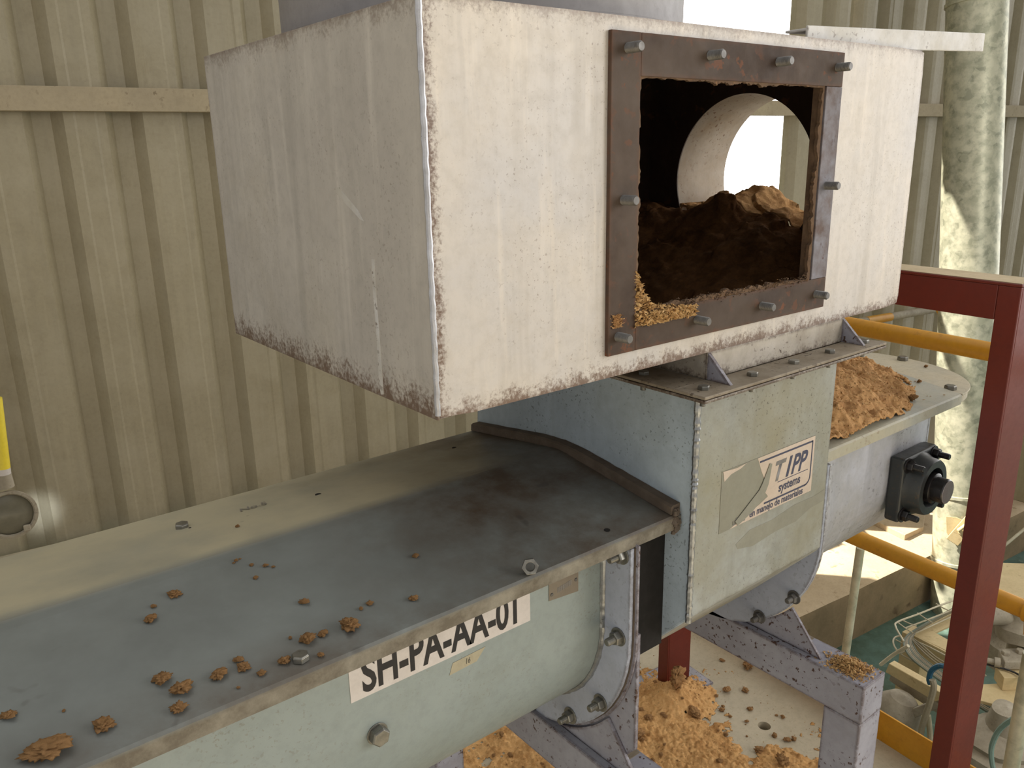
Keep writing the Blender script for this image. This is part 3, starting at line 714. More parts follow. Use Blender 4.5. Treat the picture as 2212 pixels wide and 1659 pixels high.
text_part('16', .0115, (.517, yT-.0003, 1.0395), X, Zv, NR, 'handwriting', 'blackink', tp, shear=.2, xs=.75)
# side bolt low on the trough
m = MB(); pp = Vector((.383, yT-.0002, 1.0015)); ax = Vector((0, -1, 0))
m.cyl(pp, pp+ax*.001, .0145, 20); hexhead(m, pp+ax*.001, ax, .0128, .0115, ph=.5); m.build('side_bolt', 'steel', tr, bevel=.0005)

# ---------------------------------------------------------------- left lid
lid = empty('conveyor_lid', 'long stained grey ridged lid lying on the near conveyor trough', 'lid')
LY0, LY1, LZ, LR = .721, 1.234, 1.167, 1.202
sec = [(LY0, 1.1445), (LY0, LZ-.003), (LY0+.003, LZ), (YC-.02, LR-.0022), (YC, LR-.0004), (YC+.02, LR-.0022), (LY1-.003, LZ), (LY1, LZ-.003), (LY1, 1.1445)]
def extr_sheet(mb, sec, x0, x1, th, nseg=1):
    n = len(sec); S_ = []
    for i, (y, z) in enumerate(sec):
        a = Vector(sec[max(i-1, 0)]); b = Vector(sec[min(i+1, n-1)]); d = (b-a).normalized(); S_.append((y+d.y*th, z-d.x*th))
    vs = []; fs = []
    for k in range(nseg+1):
        x = x0+(x1-x0)*k/nseg; vs += [(x, y, z) for y, z in sec]+[(x, y, z) for y, z in S_]
    N2 = 2*n
    for k in range(nseg):
        o, p = k*N2, (k+1)*N2
        for i in range(n-1): fs += [(o+i, p+i, p+i+1, o+i+1), (o+n+i, o+n+i+1, p+n+i+1, p+n+i)]
        fs += [(o, o+n, p+n, p), (o+n-1, p+n-1, p+2*n-1, o+2*n-1)]
    for o in (0, nseg*N2):
        for i in range(n-1): fs.append((o+i, o+i+1, o+n+i+1, o+n+i))
    mb.add(vs, fs)
m = MB(); extr_sheet(m, sec, XL, CX0-.002, .003); m.build('cover_sheet', 'lid', lid)
# felt-like seal strip against the chute
m = MB(); N = 34; vs = []
path = []
for i in range(N+1):
    y = LY0+.004+(LY1-LY0-.006)*i/N
    z = LZ+(LR-LZ)*(1-abs(y-YC)/(YC-LY0)); z -= .004*math.exp(-((y-YC)/.03)**2); path.append((y, z))
m = MB(); vs = []; fs = []
for (y, z) in path:
    jn = .0012*mn.noise(Vector((y*60, 0, 0)))
    h = .0145+jn
    vs += [(CX0-.021+jn, y, z+.0006), (CX0-.020, y, z+h*.85), (CX0-.016, y, z+h), (CX0-.0008, y, z+h), (CX0-.0008, y, z+.0006)]
for i in range(N): fs += [(i*5+k, (i+1)*5+k, (i+1)*5+(k+1) % 5, i*5+(k+1) % 5) for k in range(5)]
fs += [(0, 1, 2, 3, 4), tuple(N*5+k for k in (4, 3, 2, 1, 0))]
m.add(vs, fs).build('seal_strip', 'seal', lid)
m = MB()
for i in range(26):
    q_ = Vector((CX0-.006-random.random()*.012, LY0-.001+random.random()*.006, 1.139+random.random()*.036)); m.cyl(q_-Vector((0, 0, .003)), q_+Vector((0, 0, .004)), .003+.003*random.random(), 7, r1=.002)
m.build('caulk', 'seal', lid)
def lz(y): return LZ+(LR-LZ)*(1-abs(y-YC)/(YC-LY0))
# lid bolts
for (x, y) in ((.280, 1.135), (.283, .742)):
    m = MB(); hexhead(m, (x, y, lz(y)-.0005), (0, 0, 1), .0098, .0075, ph=random.random()); m.build('bolt', 'steel', lid, bevel=.0005)
for (x, y, r_) in ((.7486, .748, .0045), (.477, 1.105, .005), (.762, 1.15, .004), (.287, 1.122, .002)):
    m = MB(); m.cyl((x, y, lz(y)-.0025), (x, y, lz(y)+.0004), r_, 16); m.build('bolt_hole', 'hole', lid)
text_part('No.5', .021, (.362, 1.128, lz(1.128)+.0012), (1, .02, 0), (0, .99, -.14), (0, 0, 1), 'handwriting', 'greyink', lid, shear=.2, off=.0003)
# loose nut
m = MB(); p = Vector((.590, .727, lz(.727)+.0102)); ax = Vector((-.55, -.75, .38)).normalized()
q_ = ax.orthogonal().normalized(); w_ = ax.cross(q_)
oo = [p+(q_*cos(pi/3*(i//4)+.3)+w_*sin(pi/3*(i//4)+.3)).lerp(q_*cos(pi/3*(i//4+1)+.3)+w_*sin(pi/3*(i//4+1)+.3), (i % 4)/4)*.0112 for i in range(24)]
ii = [p+(q_*cos(pi/12*i+.3)+w_*sin(pi/12*i+.3))*.0058 for i in range(24)]
m.ring(oo, ii, ax*.010); m.v = [v-ax*.005 for v in m.v]
tag(m.build('hex_nut', 'steel', bevel=.0006), 'loose hex nut lying on the front edge of the near lid', 'nut')

# ---------------------------------------------------------------- clumps of meal on the left lid
def clump_mesh(seed, flatn=.55):
    bm = bmesh.new(); bmesh.ops.create_icosphere(bm, subdivisions=4, radius=1.0)
    for v in bm.verts:
        d = v.co.normalized(); n1 = mn.fractal(d*1.1+Vector((seed*7.3, seed, 0)), .9, 2.1, 3); n2 = mn.fractal(d*4.2+Vector((seed*3.1, 0, seed)), .6, 2.2, 5)
        c_ = mn.noise(d*2.4+Vector((seed, seed*2, 1)))
        r_ = .80+.42*n1+.36*n2-(.30*max(0, c_-.18)*3)
        v.co = d*max(.30, r_)
        v.co.z *= flatn
    zmin = min(v.co.z for v in bm.verts)
    for v in bm.verts:
        v.co.z -= zmin
        if v.co.z < .12: v.co.z *= .3
    me = bpy.data.meshes.new('grain_clump'); bm.to_mesh(me); bm.free(); me.materials.append(MAT['clump'])
    for p in me.polygons: p.use_smooth = True
    return me
CM = [clump_mesh(i+1) for i in range(6)]
GRP = 'crumbs of grain meal on the near lid'
clumps = [
 (103, 1622, 56, 22, .35, 'largest elongated clump of tan meal, lower left on the near lid'),
 (226, 1566, 27, 17, .3, 'oval tan meal clump, second from the lower left corner of the lid'),
 (18, 1545, 20, 11, 0, 'tan meal clump cut by the left border of the picture'),
 (386, 1531, 20, 13, 1, 'tan clump nearest the lid edge below the cracked clump'),
 (392, 1488, 26, 15, .5, 'cracked layered tan meal clump on the front part of the near lid'),
 (350, 1467, 22, 15, 2, 'split curved tan clump just left of the cracked layered one'),
 (474, 1459, 19, 14, 3, 'three-cornered tan clump between the cracked clump and the double clump'),
 (527, 1441, 18, 11, 1.4, 'larger lower half of the double tan clump'),
 (515, 1425, 13, 9, .4, 'smaller upper half of the double tan clump'),
 (565, 1455, 11, 8, 0, 'small tan crumb close to the lid edge, left of the grey bolt head'),
 (614, 1428, 15, 10, 2.2, 'tan crumb touching the left side of the grey bolt head'),
 (665, 1381, 19, 17, 1, 'knobbly tan clump above and right of the grey bolt head'),
 (698, 1370, 12, 9, 2, 'tan crumb at the right of the knobbly clump'),
 (757, 1351, 24, 22, .7, 'knobbly tan clump above the left end of the SH-PA-AA-01 label'),
 (657, 1300, 13, 9, 0, 'tan crumb in the middle of the lid, above the knobbly clump'),
 (799, 1304, 9, 7, 1, 'small crumb right above the right-hand knobbly clump'),
 (893, 1293, 12, 7, 2, 'flat crumb on the lid above the middle of the label'),
 (898, 1201, 8, 8, 2, 'single crumb on the dark stained part of the lid'),
 (326, 1338, 14, 12, 1, 'tan crumb beside the brown stain in the middle of the lid'),
 (378, 1283, 18, 10, 2.6, 'farthest large crumb on the grey part of the lid'),
]
for i in range(len(clumps)):
    x, y, wpx, hpx, rot, lb = clumps[i]
    P = at_z(x, y+hpx*.3, LZ+.012)
    for _ in range(3): P = at_z(x, y+hpx*.3, lz(P.y))
    depth = (P-Vector((0, 0, CAMZ))).dot(_f); wx = wpx/FPX*depth
    ob = bpy.data.objects.new('grain_clump', CM[i % 6]); COL.objects.link(ob)
    ob.location = (P.x, P.y, lz(P.y)-.0004); ob.rotation_euler = (0, 0, YAW-pi/2+.15*sin(rot*3)+ (pi if i % 2 else 0))
    ob.scale = (wx*.95, min(wx*.9, hpx/FPX*depth*1.5), hpx/FPX*depth*1.0)
    tag(ob, lb, 'grain clump', GRP)
for i, (x, y) in enumerate([(138, 1537), (332, 1312), (510, 1212), (505, 1217), (573, 1224), (543, 1222), (627, 1380), (693, 1418), (513, 1139), (590, 1226), (518, 1208), (552, 1250), (780, 1317), (515, 1487)]):
    P = at_z(x, y, LZ+.02)
    for _ in range(3): P = at_z(x, y, lz(P.y))
    ob = bpy.data.objects.new('grain_crumb', CM[(i*5) % 6]); COL.objects.link(ob); s_ = .0018+.0024*((i*37) % 10)/10
    ob.location = (P.x, P.y, lz(P.y)-.0002); ob.scale = (s_, s_, s_*1.0)
    tag(ob, 'tiny crumb of tan meal scattered on the near lid', 'grain crumb', 'tiny crumbs on the near lid')

# ---------------------------------------------------------------- right trough, lid, bearing
rt = empty('discharge_trough', 'pale conveyor trough on the right of the chute, carrying the black bearing', 'conveyor')
uflange('trough_body', 'rtrough', 1.2705, 1.765-1.2705, RT+.004, RT, 1.160, rt)
uflange('flange', 'rtrough', 1.2705, .007, .262, RT, 1.142, rt)
m = MB(); m.prism([(1.765, y, z) for y, z in upoly(RT+.004, 1.160)], (.008, 0, 0)); m.build('end_plate', 'rtrough', rt, bevel=.001)
rl = empty('trough_cover', 'dusty lid with a rounded far end on the right trough', 'lid')
m = MB(); extr_sheet(m, sec, CX1+.002, 1.789, .003); m.build('cover_sheet', 'rlid', rl)
m = MB(); hs = [(1.7895+.262*sin(pi*i/36)*.82, YC-.2565*cos(pi*i/36)) for i in range(37)]
m.prism([(x, y, 1.1635) for x, y in hs], (0, 0, .004)); m.prism([(x, y, 1.146) for x, y in [(1.7895+(q[0]-1.7895)*.985, YC+(q[1]-YC)*.985) for q in hs]], (0, 0, .0174))
m.build('rounded_end', 'dustlid', rl, bevel=.001)
for P in (at_z(1950, 776, 1.170), at_z(2053, 839, 1.170)):
    m = MB(); hexhead(m, (P.x, P.y, 1.1675), (0, 0, 1), .0125, .010, ph=.2); m.build('bolt', 'steel', rl, bevel=.0005)
P = at_z(1846, 918, 1.170); m = MB(); hexhead(m, (P.x, P.y, lz(P.y)), (0, 0, 1), .0125, .010, ph=.2); m.build('bolt', 'steel', rl, bevel=.0005)
def rheap(x, y):
    e = ((x-1.36)/.47)**2+((y-.935)/.235)**2
    h = .085*max(0, 1-e**.62)
    h += .012*fbm3(x, y, 16, 3)*min(1, h/.01)+.006*fbm3(x, y, 60, 8)*min(1, h/.006)
    k = h > .0025 and y > LY0+.010
    return (lz(y)+max(h, 0)-.001, k)
o = heap('grain_heap', 'grain', 1.24, 1.775, .726, 1.16, 170, 150, rheap, True, thick=.003); tag(o, 'heap of orange tan meal on the right lid behind the chute', 'grain', kind='stuff')
pts = []
for i in range(3000):
    x = 1.24+random.random()*.53; y = .73+random.random()*.3; z, k = rheap(x, y)
    if k or random.random() < .04: pts.append(((x, y, max(z, lz(y))+.001), None))
flakes('grain_husks', 'flake', pts, .006, 'pale husks sprinkled over the heap on the right lid', seed=9)
for i, (x, y, r_, lb) in enumerate([(1970, 866, .010, 'round lump of meal at the right foot of the heap on the right lid'), (2000, 790, .005, 'small lump on the rounded end of the right lid'), (1985, 833, .005, 'small dark lump on the crease of the right lid')]):
    P = at_z(x, y, 1.172); ob = bpy.data.objects.new('grain_lump', CM[i+2]); COL.objects.link(ob)
    ob.location = (P.x, P.y, (lz(P.y) if P.x < 1.79 else 1.1673)-.0005); ob.scale = (r_, r_, r_*1.3); tag(ob, lb, 'grain clump')
# bearing
be = empty('flange_bearing', 'black four-bolt bearing with a short shaft stub on the side of the right trough', 'bearing')
yb_ = YC-RT-.0045; bxc, bzc = 1.678, .985; hb_ = .072
m = MB(); m.box((bxc-hb_, yb_-.032, bzc-hb_), (bxc+hb_, yb_, bzc+hb_)); m.build('flange_plate', 'dark', be, bevel=.006, seg=3)
m = MB(); m.lathe((bxc, yb_-.030, bzc), (0, -1, 0), [(0, .070), (.014, .063), (.030, .0615), (.034, .059), (.034, .044), (.026, .041), (.018, .040), (.018, 0)], 48); m.build('housing', 'dark', be, smooth=True)
m = MB(); m.lathe((bxc, yb_-.046, bzc), (0, -1, 0), [(0, .034), (.022, .033), (.024, .030), (.024, 0)], 40); m.build('locking_collar', 'black', be, smooth=True)
m = MB(); m.lathe((bxc, yb_-.068, bzc), (0, -1, 0), [(0, .027), (.024, .027), (.026, .0255)], 40); m.build('shaft', 'black', be, smooth=True)
m = MB(); m.lathe((bxc, yb_-.0942, bzc), (0, -1, 0), [(0, .0257), (.0008, .025), (.0009, 0)], 40); m.build('shaft_end', 'shaftend', be, smooth=True)
for sx in (-1, 1):
    for sz in (-1, 1):
        tbolt(bxc+sx*.056, yb_-.032, bzc+sz*.056, be, 1.15, 'black', L=.030, ax=(0, -1, 0))

# ---------------------------------------------------------------- supports
def support(xb, name_label):
    e = empty('steel_trestle', name_label, 'trestle')
    Zt, Zb, w = .746, .667, .075
    m = MB(); m.box((xb, .605, Zb), (xb+w, 1.35, Zt)); m.build('cross_beam', 'support', e, bevel=.003)
    for y in (.605, 1.275):
        m = MB(); m.box((xb+.0005, y+.0005, .006), (xb+w-.0005, y+.0745, Zb)); m.build('leg', 'support', e, bevel=.003)
        m = MB(); m.box((xb-.03, y-.03, .0002), (xb+w+.03, y+.105, .006)); m.build('foot_plate', 'support', e, bevel=.001)
    m = MB()
    R = .2645; ar = [(YC+R*cos(t), ZC+R*sin(t)) for t in [radians(219+i*(321-219)/20) for i in range(21)]]
    poly = [(.702, Zt+.0004)]+[(p_[0], max(p_[1], Zt+.0006)) for p_ in ar]+[(1.252, Zt+.0004)]
    m.prism([(xb+.016, y, z) for y, z in poly], (.006, 0, 0)); m.build('saddle_plate', 'support', e, bevel=.0008)
    m = MB(); m.box((xb+w*.4, .75, Zt), (xb+w-.004, 1.21, Zt+.001)); m.build('dirt_layer', 'flangetop', e)
    return e
support(.7615, 'speckled grey tube support frame under the bolted flange of the near trough')
support(1.262, 'speckled grey tube support frame on the right, with husks on its beam end')
pts = []
for i in range(1100):
    x = 1.300+random.gauss(0, .016); y = .655+random.gauss(0, .019)
    if 1.266 < x < 1.333 and .609 < y < .72:
        d_ = math.exp(-((x-1.300)/.02)**2-((y-.655)/.025)**2)
        pts.append(((x, y, .747+.016*d_*random.random()), None))
flakes('grain_husks', 'flake', pts, .0075, 'small pile of husks on the end of the right support beam', seed=11)

# ---------------------------------------------------------------- red portal frame
rd = empty('red_portal_frame', 'dark red steel portal frame of two posts and a beam behind the machine', 'steel frame')
RD0, RW, RDp = 1.606, .042, .10
def rpost(b0, top, name):
    # channel post: web flat towards -e1 face, flanges along e1
    m = MB(); bbox_(m, RD0, b0, .008, RD0+.006, b0+RW, top); bbox_(m, RD0+.006, b0, .008, RD0+RDp, b0+.006, top); 
    bbox_(m, RD0+RDp-.006, b0+.006, .008, RD0+RDp, b0+RW, top)
    m.build(name, 'red', rd, bevel=.0015)
pb0 = .760
rpost(pb0, 1.425, 'post'); rpost(pb0+.89, 1.357, 'post')
m = MB(); bbox_(m, RD0+.0004, pb0+RW+.0006, 1.358, RD0+.0064, pb0+.93+RW, 1.425); bbox_(m, RD0-.001, pb0-.001, 1.4252, RD0+.085, pb0+.93+RW, 1.431); 
m.build('beam', 'red', rd, bevel=.0015)
m = MB(); bbox_(m, RD0+.003, pb0+.002, 1.4312, RD0+.084, pb0+.93+RW, 1.4322); m.build('dust_layer', 'beige_dust', rd)
for b_ in (pb0, pb0+.89):
    m = MB(); bbox_(m, RD0-.07, b_-.06, .0003, RD0+RDp+.05, b_+RW+.06, .008); m.build('base_plate', 'support', rd, bevel=.001)
m = MB(); q = bw(RD0-.035, pb0+.80, .008); hexhead(m, q, (0, 0, 1), .014, .011); thread(m, q+Vector((0, 0, .01)), (0, 0, 1), .02, .007); m.build('anchor_bolt', 'steel', rd)

# ---------------------------------------------------------------- yellow railing, toe board, pipe
ra = empty('yellow_railing', 'yellow two-pipe handrail along the platform edge', 'railing')
m = MB(); m.cyl(bw(2.0, -1.2, 1.198), bw(2.0, 2.9, 1.198), .0235, 20); m.build('top_rail', 'yellow', ra, smooth=True)
m = MB(); m.cyl(bw(2.0, -1.2, .578), bw(2.0, 2.9, .578), .0235, 20); m.build('mid_rail', 'yellow', ra, smooth=True)
m = MB(); m.cyl(bw(2.0, -1.195, .0), bw(2.0, -1.195, 1.198), .0235, 16); m.build('post', 'yellow', ra, smooth=True)
m = MB(); m.cyl(bw(2.0, 2.9, .0), bw(2.0, 2.9, 1.198), .0235, 16); m.build('post', 'yellow', ra, smooth=True)
Pj = at_e1(2202, 1308, 2.0); jb = Pj.dot(E2)-.045
m = MB(); m.lathe(bw(2.0, jb-.03, .578), E2, [(0, .0236), (0, .029), (.058, .029), (.058, .0236)], 24); m.cyl(bw(2.0, jb, .55), bw(2.0, jb, .52), .027, 20, r1=.024); m.build('tee_fitting', 'yellow', ra, smooth=True)
m = MB(); m.cyl(bw(2.0, jb, .0), bw(2.0, jb, .47), .019, 16); m.build('post', 'galv', ra, smooth=True)
m = MB(); bbox_(m, 1.966, -1.2, 0.0, 1.972, 3.2, .0955); bt = m.build('toe_board', 'yellow', bevel=.001); tag(bt, 'long yellow toe board along the platform edge', 'toe board')
m = MB(); P = at_e1(1859, 1180, 2.035); Q = at_e1(1828, 1400, 2.035); d = (Q-P).normalized(); m.cyl(P+Vector((0, 0, -.005)), Q+d*.9, .0125, 16)
tag(m.build('slim_pipe', 'galv', smooth=True), 'slim grey green pipe standing under the yellow mid rail', 'pipe')

# ---------------------------------------------------------------- leaning galvanised duct with damper lever
du = empty('galvanised_duct', 'tall spangled galvanised round duct standing before the sheet wall', 'duct')
b0_ = bw(5.65, 2.775, -1.685); t0_ = bw(5.72, 3.42, 4.2); ad = (t0_-b0_).normalized(); RP = .183
def dp(h): return b0_+ad*h
m = MB(); m.lathe(b0_, ad, [(0, RP-.004), (0, RP), (5.8, RP), (5.8, RP-.004)], 48); m.build('pipe', 'galv', du, smooth=True)
for h in (.42, .93, 4.27):
    m = MB(); m.lathe(dp(h), ad, [(-.012, RP), (-.010, RP+.009), (.010, RP+.009), (.012, RP)], 48); m.build('joint_ring', 'galv', du, smooth=True)
vd = -ray(2040, 1100).normalized(); vd = (vd-ad*vd.dot(ad)).normalized(); sd_ = ad.cross(vd)
if sd_.dot(CR) < 0: sd_ = -sd_
hc_ = .70; cpt = dp(hc_)+vd*(RP+.012)
m = MB(); pl_ = [(-.095, .10), (-.09, -.02), (-.06, -.075), (-.02, -.095), (.06, -.12), (.115, -.13), (.12, -.08), (.10, .0), (.06, .06), (-.03, .10)]
m.prism([cpt+sd_*a+ad*b for a, b in pl_], vd*.006); m.build('damper_quadrant', 'beige', du, bevel=.001)
m = MB(); c2 = cpt+vd*.02; dd = (sd_*.55+ad*.85).normalized(); m.obox(c2+dd*.07, dd, vd.cross(dd), vd, .17, .045, .006); m.cyl(c2-vd*.03, c2+vd*.02, .018, 10)
m.cyl(c2+dd*.20+sd_*.03+vd*.01, c2+dd*.02-sd_*.03+vd*.03, .014, 10); m.build('damper_lever', 'beige', du, bevel=.004)

# rope and conduit on the wall by the duct
m = MB(); P, Q = bw(4.35, 3.90, .34), bw(7.2, 3.90, .29)
m.cyl(P, Q, .032, 14); cd_ = empty('wall_conduit', 'thin dusty conduit with a yellow tag on the back wall', 'conduit'); m.build('pipe', 'greymetal', cd_, smooth=True)
pt = at_e1(1967, 675, bw(6.1, 3.9, 0).dot(E1)); m = MB(); tg = P.lerp(Q, .58); dq = (Q-P).normalized(); m.cyl(tg-dq*.16, tg+dq*.16, .035, 14); m.build('tag', 'yellow', cd_, smooth=True)
m = MB(); pts = []
for i in range(40):
    t = i/39; a_ = at_e1(2020+150*t, 660+70*t+(25*sin(t*9) if t < .3 else 0), 6.3); pts.append(a_)
m.tube(pts, .014, 8); tag(m.build('safety_rope', 'yellow', smooth=True), 'thin yellow and black rope hanging behind the galvanised duct', 'rope')

# ---------------------------------------------------------------- floor spill
rb = bw(RD0, pb0+.89, 0)
blobs = [(1.73, 1.05, .16, .10, .95), (1.84, .96, .14, .08, .8), (1.60, 1.17, .16, .12, .9), (rb.x-.02, rb.y-.02, .20, .13, 1.0), (1.60, 1.30, .30, .22, .75), (1.75, 1.12, .22, .20, .45), (1.33, 1.45, .45, .30, .95), (1.95, 1.02, .22, .12, .4), (1.35, 1.05, .2, .35, .6), (1.55, .95, .25, .2, .5), (1.9, 1.5, .15, .2, .2)]
def spill(x, y):
    s_ = 0
    for bx, by, rx, ry, a_ in blobs: s_ = max(s_, a_*math.exp(-((x-bx)/rx)**2-((y-by)/ry)**2))
    n_ = .5*fbm3(x, y, 6, 1)+.35*fbm3(x, y, 18, 4)+.2*fbm3(x, y, 50, 6)
    s_ -= 1.0*math.exp(-((x-hc.x)**2+(y-hc.y)**2)/.06**2)
    h = (s_-.38+.62*n_)
    z = .014*max(0, h)+.05*math.exp(-((x-rb.x+.03)/.07)**2-((y-rb.y+.05)/.06)**2)*1.0
    z += .013*abs(fbm3(x, y, 38, 9))*min(1, max(0, h)*4)
    b_ = x*E1.x+y*E1.y
    return (max(0, z)+.0002, h > 0 and b_ < 1.98)
o = heap('grain_spill', 'floorgrain', .9, 2.15, .7, 1.9, 380, 360, spill, True, thick=.0001); tag(o, 'orange tan meal spilt over the platform floor under the machine', 'grain', kind='stuff')
pts = []
for i in range(3500):
    x = 1.0+random.random()*1.0; y = .75+random.random()*1.1; z, k = spill(x, y)
    if k or random.random() < .10: pts.append(((x, y, z+.001), None))
flakes('grain_husks', 'flake', pts, .0058, 'pale husks sprinkled over the spilt meal on the floor', seed=21)
lump = [(1462, 1515, .034, 'large upright tan slab of caked meal by the red post foot'), (1500, 1545, .030, 'long flat tan cake beside the upright slab'), (1560, 1532, .011, 'dark lump right of the flat cake'),
        (1615, 1440, .020, 'reddish brown cake on the clean floor under the right beam'), (1400, 1555, .014, 'brown clod left of the upright slab'), (1378, 1590, .022, 'dark brown clod at the edge of the near support leg'),
        (1560, 1425, .010, 'small clod under the far end of the right beam'), (1640, 1620, .016, 'brown clod on the floor below the drain hole'), (1690, 1650, .024, 'clod cut by the bottom border, left of the right support leg'),
        (1700, 1597, .012, 'clod just right of the drain hole'), (1715, 1595, .010, 'second clod right of the drain hole'), (1620, 1530, .010, 'small clod between the red post and the drain hole'), (1570, 1490, .016, 'crumbly tan clod in mid floor above the drain hole'), (1610, 1490, .014, 'pale clod beside the crumbly one in mid floor')]
for i, (x, y, r_, lb) in enumerate(lump):
    P = at_z(x, y, .006); ob = bpy.data.objects.new('grain_clod', CM[i % 6]); COL.objects.link(ob)
    z, k = spill(P.x, P.y)
    ob.location = (P.x, P.y, (z if k else 0)-.001); ob.rotation_euler = (0, 0, i*1.3)
    ob.scale = (r_, r_*(.6 if i < 2 else .8), r_*(1.9 if i == 0 else .6 if i == 1 else .9)); tag(ob, lb, 'grain clod', 'clods of meal on the floor')
for i in range(190):
    x = 1.1+random.random()*.85; y = .8+random.random()*.95; s_ = .002+.009*random.random()**2
    if (x-hc.x)**2+(y-hc.y)**2 < .0016: x += .09
    z, k = spill(x, y)
    ob = bpy.data.objects.new('grain_crumb', CM[i % 6]); COL.objects.link(ob); ob.location = (x, y, (z if k else 0)-.0003); ob.scale = (s_, s_*.8, s_); ob.rotation_euler = (0, 0, i)
    tag(ob, 'tiny crumb of meal scattered on the platform floor', 'grain crumb', 'tiny crumbs on the platform floor')

# ---------------------------------------------------------------- lamp on the left
la = empty('emergency_lamp', 'round dusty lamp head hanging on a yellow striped tube at the left border', 'lamp')
D = 2.6
def at_e2(x, y, d_):
    r0 = ray(x, y); return r0*(d_/r0.dot(E2)) + Vector((0, 0, CAMZ))
c = at_e2(22, 1112, D); depth = (c-Vector((0, 0, CAMZ))).dot(_f); k = depth/FPX
ax = (-ray(30, 1100)).normalized(); ax = (ax+Vector((0, 0, -.25))).normalized()
m = MB(); m.lathe(c-ax*50*k, ax, [(0, 0), (2*k, 22*k), (20*k, 44*k), (46*k, 53*k), (54*k, 53*k), (55*k, 47*k), (50*k, 44*k)], 40); m.build('housing', 'greymetal', la, smooth=True)
m = MB(); m.lathe(c-ax*3*k, ax, [(0, 45*k), (6*k, 30*k), (8*k, 0)], 40); m.build('lens', 'lampglass', la, smooth=True)
for an in (-.9, 2.2):
    q_ = ax.cross(Vector((0, 0, 1))).normalized(); w_ = ax.cross(q_)
    m = MB(); pc = c+(q_*cos(an)+w_*sin(an))*44*k+ax*4*k; m.obox(pc, q_, w_, ax, 7*k, 7*k, 4*k); m.build('clip', 'greymetal', la, bevel=2*k)
pT = at_e2(15, 1052, D); pU = at_e2(8, 1024, D); pV = at_e2(-12, 860, D)
m = MB(); m.cyl(pT, pU, 15*k, 20, r1=14*k); m.build('socket', 'greymetal', la, smooth=True)
m = MB(); m.cyl(pU, pU.lerp(pV, .08), 14*k, 20); m.build('white_ring', 'whitepaper', la, smooth=True)
m = MB(); m.cyl(pU.lerp(pV, .08), pV, 14*k, 20); yt = m.build('tube', 'lemon', la, smooth=True)
m = MB(); pa_ = pU.lerp(pV, .1)+ax*14.3*k-CR*3*k
m.prism([pa_-CR*4*k, pa_+CR*3*k+CU*30*k, pa_-CR*2*k+CU*30*k, pa_-CR*1*k+CU*55*k, pa_-CR*9*k+CU*55*k, pa_-CR*9*k+CU*8*k], ax*.5*k); m.build('black_stripe', 'blackink', yt)
ll = bpy.data.lights.new('lamp_glow', 'SPOT'); lo = bpy.data.objects.new('lamp_glow', ll); COL.objects.link(lo)
tgt = bw(0.02, 4.04, CAMZ-1.42); lo.location = at_e2(60, 1075, 3.3)
tgt = at_e2(86, 1105, 4.04)
lo.rotation_euler = (tgt-Vector(lo.location)).to_track_quat('-Z', 'Y').to_euler(); ll.energy = 34; ll.spot_size = radians(15); ll.spot_blend = 1; ll.color = (.75, .85, 1); ll.shadow_soft_size = .03

# ---------------------------------------------------------------- machinery beyond the platform, lower right
D3 = 3.0
def A3(x, y, d_=D3): return at_e1(x, y, d_)
# beige machine base: a plate frame with a window, seen from above
zt = -.62
fr = empty('machine_base_frame', 'dusty beige machine base frame with an open window below the wire tray', 'machine frame')
def Z3(x, y, z=zt): return at_z(x, y, z)
m = MB(); m.prism([Z3(*p) for p in ((1968, 1368), (2110, 1290), (2215, 1335), (2215, 1375), (2110, 1325), (2020, 1366), (2085, 1402), (2085, 1425))], (0, 0, -.012))
m.build('top_plate', 'beige', fr, bevel=.002)
pA, pB = Z3(1968, 1370), Z3(2085, 1430)
m = MB(); m.prism([pA, pB, pB+Vector((0, 0, -.10)), pA+Vector((0, 0, -.10))], E1*.01); m.build('skirt', 'beige', fr, bevel=.002)
pC = pA.lerp(pB, .05); m = MB(); m.obox(pC+Vector((.05, .0, -.36)), E1, E2, Vector((0, 0, 1)), .05, .055, .35); m.build('leg', 'beige', fr, bevel=.003)
pD = A3(1918, 1436); pE = A3(2050, 1520)
m = MB(); m.prism([A3(1920, 1433), A3(2060, 1512), A3(2060, 1540), A3(1912, 1452)], E1*.04); m.build('rail', 'beige', fr, bevel=.003)
m = MB(); m.prism([A3(1925, 1452, 3.1), A3(2040, 1520, 3.1), A3(2030, 1545, 3.1), A3(1920, 1470, 3.1)], E1*.04); m.build('rail', 'greymetal', fr, bevel=.003)
m = MB(); m.prism([A3(1960, 1535), A3(2035, 1508), A3(2038, 1526), A3(1955, 1560)], E1*.03); m.build('brace', 'greymetal', fr, bevel=.003)
# wire tray
wt = empty('wire_cable_tray', 'bent wire cable tray corner with a bundle of cables', 'cable tray')
def path_tube(pts, r, name, mat, parent, d_=None, zz=None, n=8):
    P = [at_z(x, y, zz) if zz is not None else at_e1(x, y, d_) for x, y in pts]
    Q = []
    for i in range(len(P)-1):
        p0, p1, p2, p3_ = P[max(i-1, 0)], P[i], P[i+1], P[min(i+2, len(P)-1)]
        for j in range(6):
            t = j/6; Q.append(.5*((2*p1)+(p2-p0)*t+(2*p0-5*p1+4*p2-p3_)*t*t+(3*p1-p0-3*p2+p3_)*t**3))
    Q.append(P[-1]); m = MB(); m.tube(Q, r, n); return m.build(name, mat, parent, smooth=True)
path_tube([(2130, 1268), (2090, 1286), (2030, 1308), (1985, 1326), (1940, 1343), (1935, 1354), (1952, 1385)], .0042, 'rod', 'wire', wt, zz=-.50)
path_tube([(2130, 1285), (2060, 1316), (2000, 1340), (1955, 1357)], .0038, 'rod', 'wire', wt, zz=-.55)
